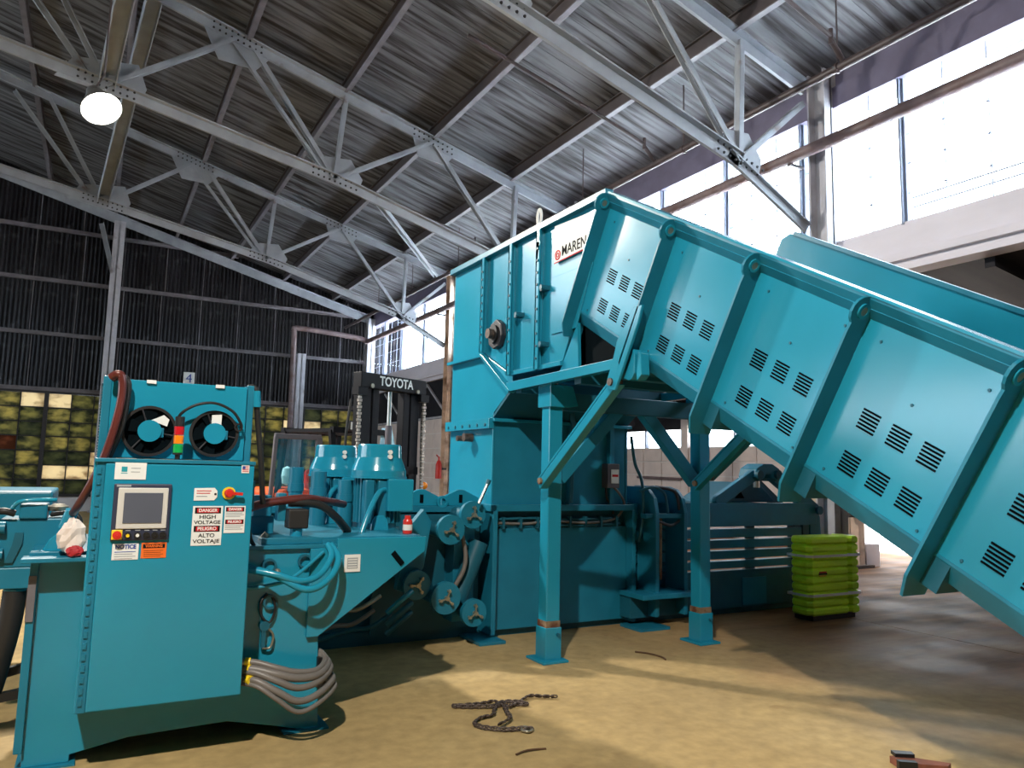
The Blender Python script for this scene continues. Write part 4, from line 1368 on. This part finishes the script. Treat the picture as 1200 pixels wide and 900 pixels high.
# end bracket plate carrying the motor deck
MB().prism([(1.25, .57), (1.32, .57), (2.03, 1.08), (2.04, 1.18), (1.42, 1.18), (1.42, 1.12), (1.25, 1.12)], 'Y', 4.865, 4.897).build('bracket_plate', TEAL, hp, .004)
MB().prism([(1.33, .62), (1.99, 1.08), (1.99, 1.17), (1.33, 1.17)], 'Y', 4.9, 6.6).build('motor_deck', TEAL_R, hp)
box('deck_top', TEAL_R, hp, .95, 2.02, 4.92, 6.7, 1.145, 1.185, .004)
MB().bar((1.80, 4.862, 1.08), (1.87, 4.862, 1.0), .012, .035).build('plate_slot', VOIDM, hp)
dp = box('data_plate', SIGNW, hp, 1.47, 1.575, 4.857, 4.865, .965, 1.075)
box('data_grid', GREYINK, dp, 1.487, 1.558, 4.856, 4.857, .985, 1.055)
b = MB()
for i in range(4):
    b.box(1.492, 1.553, 4.8552, 4.856, .992 + i * .016, .998 + i * .016)
b.build('data_line', SIGNW, dp, kind='stuff')


def motor(x, y, z, sc, label=None):
    """vertical electric motor with fan cowl, fins and terminal box; a part with sub-parts"""
    R_ = .175 * sc
    m = MB().lathe((x, y, z), [(.0, .0), (R_ * 1.0, .0), (R_ * 1.0, .06), (R_ * .86, .06), (R_ * .86, .47 * sc), (0, .47 * sc)], 32).build('motor', TEAL_R, hp)
    fin = MB()
    for k in range(28):
        a = 2 * PI * k / 28
        c_, s_ = math.cos(a), math.sin(a)
        fin.bar((x + c_ * R_ * .93, y + s_ * R_ * .93, z + .1 * sc), (x + c_ * R_ * .93, y + s_ * R_ * .93, z + .45 * sc), R_ * .22, .01, (-s_, c_, 0))
    fin.build('cooling_fins', TEAL_R, m, kind='stuff')
    MB().lathe((x, y, z + .44 * sc), [(R_ * 1.2, 0), (R_ * 1.2, .05 * sc), (R_ * 1.12, .09 * sc), (R_ * .98, .15 * sc), (R_ * .95, .24 * sc), (R_ * .9, .25 * sc), (0, .25 * sc)], 36).build('fan_cowl', TEAL, m)
    MB().lathe((x, y, z + .43 * sc), [(R_ * 1.24, 0), (R_ * 1.24, .015), (R_ * 1.1, .02)], 36).build('cowl_rim', TEAL, m)
    for dz in (.19, .155):
        MB().cyl((x + .02, y - R_ * 1.0, z + (.44 + dz) * sc), (x + .02, y - R_ * 1.12, z + (.44 + dz) * sc), .017, 12).build('cowl_highlight', SIGNW, m)  # white discs stand in for highlights on the cowl
    for dx in (-.75, -.2):
        MB().box(x + dx * R_ - .03, x + dx * R_ + .04, y - R_ * 1.12, y - R_ * .6, z + .1 * sc, z + .42 * sc).build('motor_foot_pad', TEAL_R, m, .01)
    tb = MB().box(x + R_ * .0, x + R_ * 1.15, y - R_ * 1.35, y - R_ * .6, z + .19 * sc, z + .43 * sc).build('terminal_box', TEAL, m, .008)
    MB().tube([(x + R_ * .05, y - R_ * 1.0, z + .35 * sc), (x - R_ * .4, y - R_ * 1.3, z + .33 * sc), (x - R_ * .9, y - R_ * 1.7, z + .2 * sc), (x - R_ * 1.35, y - R_ * 2.0, z + .02), (x - R_ * 1.4, y - R_ * 2.05, z - .03)], .020, 10).build('motor_conduit', TEAL, m)
    MB().prism([(x - R_ * .7, z), (x + R_ * .2, z), (x + R_ * .08, z + .13), (x - R_ * .08, z + .16), (x - R_ * .45, z + .16), (x - R_ * .6, z + .13)], 'Y', y - R_ * 1.2, y - R_ * 1.0).build('mount_bracket', TEAL, m, .006)
    return m


motor(1.93, 5.6, 1.13, 1.0)
motor(1.78, 6.28, 1.13, 1.0)
for x, y, h in ((1.56, 5.95, .42), (1.72, 5.75, .36), (1.5, 6.45, .45)):
    MB().cyl((x, y, 1.18), (x, y, 1.18 + h), .06, 16).cyl((x, y, 1.18 + h * .55), (x, y, 1.18 + h * .7), .068, 16).build('pump_filter', TEAL_R, hp, .004)
bd = box('breather_cap', RUBBER, hp, 1.13, 1.26, 5.0, 5.13, 1.235, 1.36, .01)
MB().cyl((1.195, 5.06, 1.145), (1.195, 5.06, 1.235), .04, 14).build('breather_neck', TEAL, hp)
box('valve_block', TEAL_R, hp, .92, 1.10, 5.3, 5.5, 1.145, 1.30, .006)
box('valve_block', TEAL_R, hp, .95, 1.07, 5.25, 5.4, 1.30, 1.44, .006)
box('hose_clamp', TEAL_R, hp, 1.08, 1.13, 5.1, 5.2, 1.28, 1.46, .004)
MB().cyl((.96, 5.0, 1.16), (1.0, 5.0, 1.21), .022, 10).build('sight_valve', ZINC, hp)
MB().tube([(.83, 4.95, 1.36), (1.0, 5.05, 1.40), (1.25, 5.12, 1.425), (1.45, 5.25, 1.40), (1.62, 5.45, 1.37)], .028, 10).build('suction_hose', HOSE_RED, hp)
MB().tube([(1.15, 5.1, 1.40), (1.35, 5.12, 1.385), (1.48, 5.15, 1.30), (1.6, 5.25, 1.19)], .028, 10).build('suction_hose', RUBBER, hp)
MB().tube([(.86, 4.9, 1.38), (.88, 4.92, 1.2), (.93, 4.95, 1.12)], .012, 8).build('drain_line', BLACK, hp)
# grey-teal hoses looping across the tank front
for k, pts in enumerate(([(.84, 4.8, 1.02), (1.0, 4.72, .99), (1.15, 4.68, .95), (1.27, 4.7, .98), (1.36, 4.78, 1.08), (1.36, 4.88, 1.14)],
                         [(.84, 4.82, 1.03), (1.0, 4.74, .985), (1.18, 4.66, .90), (1.32, 4.68, .95), (1.40, 4.76, 1.06), (1.38, 4.88, 1.14)],
                         [(.84, 4.84, .90), (.95, 4.82, .905), (1.1, 4.80, .94), (1.2, 4.82, 1.0), (1.33, 4.86, 1.1)])):
    MB().tube(pts, .021 if k < 2 else .012, 10).build('oil_hose', TEAL, hp)
for x, z in ((1.0, 1.02), (1.22, 1.04), (1.02, .8)):
    MB().ring((x, 4.885, z), (0, 1, 0), .045, .032, .02, 18).build('lifting_ring', TEAL_D, hp)
MB().ball((1.05, 4.87, .985), .02).build('ball_knob', ZINC, hp)
MB().tube([(1.0, 4.885, .85), (.96, 4.875, .8), (.97, 4.87, .72), (1.02, 4.875, .68), (1.05, 4.875, .76), (1.03, 4.88, .83)], .008, 8).build('wire_loop', BLACK, hp)
MB().cyl((.99, 4.885, .66), (.99, 4.86, .66), .03, 12).box(.975, 1.0, 4.865, 4.885, .53, .66).build('drain_valve', TEAL_D, hp)
MB().tube([(1.01, 4.87, .65), (1.045, 4.87, .6), (1.03, 4.87, .53), (.985, 4.87, .53)], .007, 8).build('valve_bail', ZINC, hp)
# low loom of grey conduits with yellow glands
for k, (z0, zm, ze) in enumerate(((.49, .42, .43), (.455, .39, .41), (.44, .34, .39), (.40, .27, .33), (.375, .215, .29))):
    y0 = 4.72 - .02 * k
    r = (.019, .024, .020, .021, .014)[k]
    MB().tube([(.83, 4.74, z0), (.92, y0, z0 - .005), (1.03, y0 - .05, (z0 + zm) / 2), (1.15, y0 - .06, zm), (1.28, y0 - .02, (zm + ze) / 2 - .015), (1.37 + .012 * k, y0 + .12, ze), (1.36, y0 + .22, ze + .03), (1.30, 4.98, ze + .03)], r, 10).build('grey_conduit', HOSE_GREY, hp)
    if k in (0, 1, 3):
        MB().cyl((.825, 4.74, z0), (.855, 4.738, z0), .024, 14).build('gland_nut', ZINC if k != 1 else TEAL, hp)
        MB().cyl((.862, 4.736, z0), (.892, y0 + .008, z0 - .002), .026, 12).build('yellow_band', YELLOW, hp)
MB().box(1.33, 1.40, 4.86, 4.90, .26, .44).build('conduit_clip', BLACK, hp)
for z in (.445, .345):
    box('yellow_tag', YELLOW, hp, .822, .835, 4.70, 4.72, z - .02, z + .02)
# pump manifold at the left end of the tank, with the black suction hose
PY = 5.25
pm = box('pump_manifold', TEAL_R, hp, -.45, -.13, PY, PY + .3, 1.02, 1.30, .008)
MB().prism([(-.45, .9), (-.27, .9), (-.27, 1.02), (-.45, 1.02)], 'Y', PY, PY + .2).build('manifold_block', TEAL_R, hp, .006)
MB().box(-.36, -.22, PY - .02, PY + .2, 1.3, 1.385).build('manifold_block', TEAL_R, hp, .008)
MB().prism([(-.22, .95), (-.22, 1.14), (-.19, 1.2), (-.14, 1.245), (-.08, 1.25), (-.04, 1.2), (-.04, .95)], 'Y', 4.95, 5.0).build('lifting_plate', TEAL, hp, .004)
MB().cyl((-.11, 4.95, 1.17), (-.105, 4.90, 1.17), .022, 10).build('plate_bolt', STEEL, hp)
MB().lathe((-.17, PY + .1, 1.34), [(.055, 0), (.055, .025), (.03, .04), (0, .04)], 16).build('valve_handwheel', ZINC, hp)
MB().tube([(-.4, PY - .01, 1.35), (-.36, PY - .04, 1.40), (-.26, PY - .04, 1.41), (-.18, PY - .02, 1.41)], .012, 8).build('small_line', TEAL, hp)
MB().tube([(-.2, PY + .02, 1.32), (-.1, PY - .03, 1.335), (-.05, PY - .05, 1.3), (-.045, PY - .05, 1.23)], .013, 8).build('small_line', BLACK, hp)
MB().tube([(-.48, PY - .01, 1.34), (-.43, PY - .03, 1.345), (-.38, PY - .02, 1.33)], .02, 8).build('small_line', BLACK, hp)
for z in (1.25, 1.1):
    MB().cyl((-.6, PY - .02, z), (-.42, PY - .02, z), .035, 12).cyl((-.5, PY - .02, z), (-.46, PY - .02, z), .06, 12).build('manifold_pipe', TEAL_R, hp)
MB().prism([(-.41, 1.05), (-.37, 1.05), (-.33, 1.16), (-.33, 1.22), (-.37, 1.22), (-.38, 1.15)], 'Y', PY - .015, PY).build('cast_recess', TEAL_D, hp)
MB().lathe((-.35, PY + .08, .86), [(.055, 0), (.06, .03), (.045, .05), (.045, .1), (.065, .11), (.065, .16), (.04, .17)], 18).build('pump_outlet', TEAL, hp)
MB().tube([(-.35, PY + .08, .88), (-.36, PY + .08, .7), (-.40, PY + .09, .45), (-.44, PY + .12, .25)], .062, 14).build('suction_hose', RUBBER, hp)
MB().bar((-.8, PY + .2, .28), (-.2, PY + .2, .43), .05, .05).build('frame_bar', BLACK, hp)
MB().bar((-.9, PY + .1, .2), (-.2, PY + .1, .3), .05, .05).build('frame_bar', BLACK, hp)
MB().cyl((-.27, PY + .5, .95), (-.23, PY + .5, .55), .07, 14).build('suction_hose', HOSE_RED, hp)

# ------------------------------------------------------------------ small things on and around the machine
c = thing('spray_can', (2.0, 5.3, 1.185), 'small red can standing on the right end of the motor deck', 'can')
MB().lathe((1.97, 5.05, 1.186), [(.0, 0), (.033, 0), (.034, .005), (.034, .085), (.028, .10), (.0, .10)], 20).build('can_body', CANRED, c)
MB().cyl((1.97, 5.05, 1.285), (1.97, 5.05, 1.312), .022, 14).build('can_cap', CANRED, c)
MB().lathe((1.97, 5.05, 1.21), [(.0345, .0), (.0345, .04)], 20).build('can_label', SIGNW, c)


def blob(name, m, c, rx, ry, rz, seed, **kw):
    rnd = random.Random(seed)
    b = MB()
    seg, rings = 15, 9
    vs, fs = [], []
    for i in range(rings + 1):
        for j in range(seg):
            th, ph = PI * i / rings, 2 * PI * j / seg
            k = 1 + rnd.uniform(-.15, .15)
            z = -math.cos(th) * rz * k
            vs.append((c[0] + math.sin(th) * math.cos(ph) * rx * k, c[1] + math.sin(th) * math.sin(ph) * ry * k, max(c[2] + z, c[2] - rz * .8)))
    fs = [(i * seg + j, i * seg + (j + 1) % seg, (i + 1) * seg + (j + 1) % seg, (i + 1) * seg + j) for i in range(rings) for j in range(seg)]
    b._add(vs, fs, False)
    o = b.build(name, m)
    for k_, v in kw.items():
        o[k_] = v
    return o


blob('plastic_bag', BAG, (-.075, 4.82, 1.225), .068, .055, .1, 3, label='crumpled white plastic bag lying on the ledge left of the control cabinet', category='bag')
blob('rag', REDRAG, (-.055, 4.745, 1.155), .042, .022, .03, 5, label='crumpled red rag beside the white plastic bag', category='rag')

# chain on the floor: one run of links
CP = [(3.07, 4.79), (2.99, 4.83), (2.91, 4.88), (2.81, 4.83), (2.72, 4.76), (2.63, 4.73), (2.61, 4.87), (2.51, 4.87), (2.41, 4.88), (2.30, 4.90), (2.42, 4.83), (2.56, 4.78),
      (2.66, 4.80), (2.78, 4.72), (2.76, 4.80), (2.64, 4.84), (2.54, 4.74), (2.46, 4.62), (2.36, 4.60), (2.28, 4.53), (2.28, 4.45), (2.35, 4.37), (2.43, 4.32), (2.49, 4.31), (2.56, 4.27)]
CP2 = [(2.62, 4.76), (2.56, 4.6), (2.53, 4.5), (2.46, 4.44), (2.38, 4.40)]
ch = thing('chain', (2.6, 4.6, 0), 'rusty steel chain lying in loops on the tan concrete floor', 'chain')


def chain_links(pts, step):
    P = [Vector((a, c_, 0)) for a, c_ in pts]
    Q = []
    n = len(P)
    for i in range(n - 1):
        a, b_, c_, d = P[max(i - 1, 0)], P[i], P[i + 1], P[min(i + 2, n - 1)]
        for j in range(24):
            t_ = j / 24
            Q.append(.5 * ((2 * b_) + (c_ - a) * t_ + (2 * a - 5 * b_ + 4 * c_ - d) * t_ ** 2 + (3 * b_ - a - 3 * c_ + d) * t_ ** 3))
    out, acc = [Q[0]], 0
    for a, b_ in zip(Q, Q[1:]):
        acc += (b_ - a).length
        if acc >= step:
            out.append(b_)
            acc = 0
    return out


lk = 0
for pts in (CP, CP2):
    pl = chain_links(pts, .026)
    for i, (a, b_) in enumerate(zip(pl, pl[1:])):
        d = (b_ - a).normalized()
        sd = Vector((-d.y, d.x, 0)) if i % 2 else Vector((0, 0, 1))
        sd = (sd + Vector((0, 0, .35)) if i % 2 else sd + Vector((-d.y, d.x, 0)) * .6).normalized()
        c_ = (a + b_) / 2 + Vector((0, 0, .018 + .010 * (pts is CP2)))
        oval = [c_ + d * (.019 * math.cos(t_) + .006 * (1 if math.cos(t_) > 0 else -1)) + sd * (.0125 * math.sin(t_)) for t_ in [2 * PI * k / 8 for k in range(8)]]
        b = MB().tube(oval, .0052, 5, 1, True)
        if lk < 290:
            b.build('chain_link', CHAINM, ch)
            lk += 1
MB().tube([(2.49, 4.28, .015), (2.53, 4.32, .02), (2.56, 4.27, .015), (2.52, 4.24, .015)], .008, 6, 4, True).build('chain_hook', ZINC, ch)

# lime green bundle
gb = thing('plastic_bundle', (7.72, 6.15, 0), 'lime green ribbed plastic panels bundled upright with two white straps', 'bundle')


def rib_panel(x0, x1, y0, y1, z0, z1, n):
    b = MB()
    prof = []
    h = (z1 - z0) / n
    for i in range(n):
        for f, d in ((0, .035), (.12, .012), (.3, 0), (.7, 0), (.88, .012)):
            prof.append((z0 + h * (i + f), d))
    prof.append((z1, .035))
    vs = []
    for z, d in prof:
        r = .05
        vs += [(x0 + d + r, y0 + d * .6, z), (x1 - d * .4 - r, y0 + d * .6, z), (x1 - d * .4, y0 + d * .6 + r, z), (x1 - d * .4, y1 - r, z), (x1 - d - r, y1, z), (x0 + d + r, y1, z), (x0 + d, y1 - r, z), (x0 + d, y0 + d + r, z)]
    N = len(prof)
    b._add(vs, [(i * 8 + j, i * 8 + (j + 1) % 8, (i + 1) * 8 + (j + 1) % 8, (i + 1) * 8 + j) for i in range(N - 1) for j in range(8)] + [tuple(range(8))[::-1], tuple(range((N - 1) * 8, N * 8))])
    return b


p1 = rib_panel(7.27, 7.985, 6.0, 6.3, .06, .955, 10).build('ribbed_panel', LIME, gb)
rib_panel(7.99, 8.2, 6.02, 6.32, .05, .955, 10).build('ribbed_panel', LIME, gb)
box('panel_label', SIGNRED, p1, 7.43, 7.55, 5.993, 6.0, .545, .56)
box('panel_label', SIGNBLK, p1, 7.42, 7.56, 5.994, 6.0, .525, .542)
box('panel_label', YELLOW, p1, 7.43, 7.54, 5.993, 6.0, .505, .52)
for z in (.735, .29):
    b = MB()
    b.prism([(7.268, 6.05), (7.318, 5.992), (8.16, 5.994), (8.21, 6.05), (8.2, 6.325), (7.268, 6.325)], 'Z', z - .014, z + .014)
    b.build('strap', STRAP, gb)
box('pallet_base', BLACK, gb, 7.36, 8.1, 6.04, 6.3, 0, .06)

# sticks and scraps on the floor
for pts, r, m1, lab, cat in (([(4.50, 5.68, .008), (4.57, 5.57, .010), (4.60, 5.42, .008), (4.57, 5.34, .008)], .008, TWIG, 'thin brown stick lying on the floor between the conveyor posts', 'stick'),
                             ([(2.27, 3.96, .008), (2.36, 3.98, .012), (2.48, 3.97, .006)], .006, TWIG, 'thin twig on the floor in front of the chain', 'twig'),
                             ([(.47, 4.35, .006), (.56, 4.36, .012), (.66, 4.41, .008)], .006, TWIG, 'small dark twig on the floor in front of the cabinet', 'twig')):
    o = MB().tube(pts, r, 6, 4).build('stick', m1)
    o['label'], o['category'] = lab, cat
sc = thing('wood_scrap', (4.3, 2.82, 0), 'splintered dark reddish wood scrap on the floor under the conveyor', 'scrap')
MB().prism([(4.17, 2.86), (4.20, 2.93), (4.27, 2.90), (4.34, 2.80), (4.42, 2.70), (4.36, 2.68), (4.25, 2.76)], 'Z', 0.002, .04).build('wood_piece', WOODR, sc)
MB().prism([(4.14, 2.83), (4.16, 2.86), (4.24, 2.80), (4.22, 2.77)], 'Z', 0.002, .05).build('dark_splinter', BLACK, sc)
MB().prism([(4.21, 2.90), (4.24, 2.95), (4.33, 2.88), (4.30, 2.84)], 'Z', .04, .06).build('bark_piece', BLACK, sc)
# hose coil left of the unit
cl = thing('hose_coil', (-.62, 5.5, 0), 'grey hose coiled on the floor left of the power unit', 'hose')
for k in range(3):
    MB().ring((-.66, 5.62, .05 + k * .075), (0, 0, 1), .26 - .02 * k, .20 - .02 * k, .06, 24).build('coil_turn', HOSE_GREY, cl, .02)

# number sign far back, red extinguisher, post and block by the doorway
sg = thing('number_sign', (2.66, 27.75, 4.4), 'small white sign with a blue number four on the dark back wall', 'sign')
box('sign_plate', SIGNW, sg, 2.44, 2.80, 27.73, 27.75, 4.28, 4.72)
box('wall_hook', DARK, sg, 2.58, 2.64, 27.75, 27.99, 4.6, 4.64)
text('4', .42, (2.62, 27.725, 4.5), FRONT, SIGNBLUE, sg, 'sign_numeral')
fe = thing('fire_extinguisher', (8.62, 19.6, 1.3), 'small red fire extinguisher hanging on the rusty wall column', 'extinguisher')
MB().lathe((8.62, 19.85, 1.35), [(0, 0), (.09, 0), (.09, .4), (.05, .5), (.03, .52), (0, .52)], 14).build('cylinder', RED, fe)
MB().cyl((8.62, 19.85, 1.86), (8.62, 19.85, 1.98), .03, 8).bar((8.62, 19.85, 1.95), (8.5, 19.75, 2.02), .03, .03).build('valve_handle', RED, fe)
MB().box(8.6, 8.9, 19.93, 19.97, 1.6, 1.66).build('wall_bracket', DARK, fe)
bo = thing('bollard_post', (12.5, 9.2, 0), 'short rusty post with a crossbar standing by the bright doorway', 'post')
MB().box(12.5, 12.66, 9.2, 9.36, 0, 1.3).build('post_shaft', RUSTCOL, bo)
MB().box(12.2, 12.95, 9.25, 9.31, .92, 1.0).build('crossbar', PIPE_DARK, bo)
MB().box(12.3, 12.8, 9.1, 9.5, 0, .05).build('foot_plate', PIPE_DARK, bo)
o = box('concrete_block', CONC, None, 12.7, 13.1, 9.2, 9.6, 0, .42, .01)
o['label'], o['category'] = 'grey concrete block on the floor beside the rusty bollard post', 'block'

# ------------------------------------------------------------------ FORKLIFT
fk = thing('forklift', (2.7, 10.6, 0), 'orange and black forklift parked behind the power unit, mast toward the camera', 'forklift')
FT = Matrix.Translation((3.43, 9.55, 0)) @ Matrix.Rotation(math.radians(24), 4, 'Z')


def FM():
    b = MB()
    b.T = FT
    return b


# local frame: -y is forward, x across
for x in (-.52, .52):
    m = FM().box(x * .86 - .08, x * .86 + .08, 0, .16, .05, 2.66).build('mast_rail', FORK_BLK, fk, .006)
    FM().box(x * .54 - .055, x * .54 + .055, .0, .12, .1, 2.70).build('inner_rail', FORK_BLK, fk, .006)
    lc = FM()
    for j in range(44):
        lc.box(x * 1.14 - .03 if j % 2 else x * 1.14 - .018, x * 1.14 + .03 if j % 2 else x * 1.14 + .018, -.05, -.02, .75 + j * .042, .782 + j * .042)
    lc.build('lift_chain', LIFTCH, fk, kind='stuff')
    FM().box(x * 1.1 - .08, x * 1.1 + .08, -.07, .05, 2.56, 2.66).build('chain_anchor', FORK_BLK, fk)
tb = FM().box(-.60, .60, -.06, .1, 2.66, 2.86).build('mast_crossbar', FORK_BLK, fk, .01)
q = FT @ Vector((0.02, -.066, 2.765))
text('TOYOTA', .17, q, (PI / 2, 0, math.radians(24)), SIGNW, tb, 'maker_lettering', .62, bold=.004)
for x in (-.42, .42):
    FM().cyl((x, -.08, 2.69), (x, -.05, 2.69), .03, 10).build('crossbar_bolt', ZINC, tb)
FM().box(-.55, .55, 0, .12, 1.55, 1.66).build('mast_tie', FORK_BLK, fk, .006)
FM().box(-.55, .55, -.02, .1, .5, .62).build('mast_tie', FORK_BLK, fk, .006)
FM().cyl((.02, .06, .5), (.02, .06, 2.2), .045, 12).build('lift_cylinder', FORK_GREY, fk)
FM().cyl((.02, .06, 2.2), (.02, .06, 2.66), .028, 12).build('lift_rod', STEEL, fk)
for x in (-.3, .3):
    FM().box(x - .06, x + .06, -1.15, -.1, .06, .1).box(x - .06, x + .06, -.14, -.1, .06, .7).build('fork', FORK_BLK, fk)
FM().box(-.5, .5, -.1, -.02, .35, .45).box(-.5, .5, -.1, -.02, .62, .72).build('carriage', FORK_BLK, fk)
FM().tube([(-.66, .05, 2.5), (-.72, .05, 2.0), (-.7, .02, 1.6), (-.5, .0, 1.4), (-.3, .02, 1.5)], .018, 8).build('mast_hose', BLACK, fk)
FM().tube([(.64, .05, 2.4), (.66, .05, 1.6), (.64, .0, .9)], .018, 8).build('mast_hose', BLACK, fk)
FM().tube([(.3, -.03, 1.15), (.5, -.1, 1.2), (.7, -.05, 1.1)], .02, 8).build('mast_hose', BLACK, fk)
FM().ball((.66, -.02, 1.4), .055).build('turn_signal', ORANGEL, fk)
ws = FM()
ws._add([(.16, .42, 1.5), (.64, .42, 1.5), (.62, .62, 2.2), (.42, .62, 2.2)], [(0, 1, 2, 3)])
ws.build('windscreen_reflection', PBLUE, fk)  # bright reflection in the windscreen is put into its pale blue colour
# chassis and guard
FM().box(-.5, .5, .35, 1.75, .35, .95).build('chassis', ORANGE_T, fk, .03)
FM().box(-.53, .53, 1.55, 2.35, .3, 1.32).build('counterweight', ORANGE_T, fk, .08)
FM().box(-.48, .48, .95, 1.7, .9, 1.22).build('engine_hood', ORANGE_T, fk, .04)
s = FM().box(-.25, .25, .85, 1.3, 1.22, 1.33).build('seat', BLACK, fk, .03)
FM().box(-.25, .25, 1.25, 1.36, 1.3, 1.75).build('seat_back', BLACK, fk, .03)
FM().box(-.2, .2, 1.4, 1.55, 1.3, 1.6).build('fuel_tank', RED, fk, .06)
for x in (-.5, .5):
    FM().bar((x, .42, .9), (x * .96, .62, 2.12), .07, .06).build('guard_post', FORK_BLK, fk)
    FM().bar((x, 1.75, .9), (x * .96, 1.62, 2.12), .07, .06).build('guard_post', FORK_BLK, fk)
for x in (-.46, -.23, 0, .23, .46):
    FM().box(x - .03, x + .03, .6, 1.68, 2.1, 2.15).build('guard_bar', FORK_BLK, fk)
for y in (.6, 1.66):
    FM().box(-.5, .5, y - .04, y + .04, 2.09, 2.17).build('guard_beam', FORK_BLK, fk)
hl = FM().box(-.30, -.06, .48, .56, 2.12, 2.26).build('headlight', BLACK, fk, .01)
FM().box(-.28, -.08, .47, .482, 2.14, 2.24).build('headlight_lens', SIGNW, hl)
# side door frame, grey, swung out toward the camera
q0 = Matrix.Translation((2.36, 10.1, 0)) @ Matrix.Rotation(math.radians(6), 4, 'Z')
b = MB()
b.T = q0
b.bar((-.36, 0, .8), (-.31, 0, 2.02), .05, .06, (0, 1, 0)).bar((.3, 0, .75), (.27, 0, 2.02), .09, .06, (0, 1, 0))
b.bar((-.33, 0, 2.02), (.3, 0, 2.02), .06, .07).bar((-.34, 0, 1.2), (.28, 0, 1.18), .05, .06)
b.build('door_frame', FORK_GREY, fk, .01)
b = MB()
b.T = q0
b.box(-.32, .28, -.005, .005, 1.2, 2.0).build('door_glass', TGLASS, fk)
b = MB()
b.T = q0
b.lathe((-.1, .12, 1.5), [(0, -.13), (.06, -.1), (.075, 0), (.06, .1), (0, .13)], 14).build('side_mirror', PBLUE, fk)
for x in (-.48, .48):
    for y, r in ((.35, .33), (1.75, .27)):
        w = FM().cyl((x - .1, y, r), (x + .1, y, r), r, 24).build('wheel', RUBBER, fk, .02)
        sx = -1 if x < 0 else 1
        FM().cyl((x + sx * .1, y, r), (x + sx * .115, y, r), r * .5, 16).build('wheel_hub', SIGNW, w)
FM().cyl((.1, .75, 1.1), (.1, .6, 1.35), .025, 8).build('steering_column', BLACK, fk)
FM().ring((.1, .58, 1.38), (0, -.5, .8), .16, .13, .025, 20).build('steering_wheel', BLACK, fk)
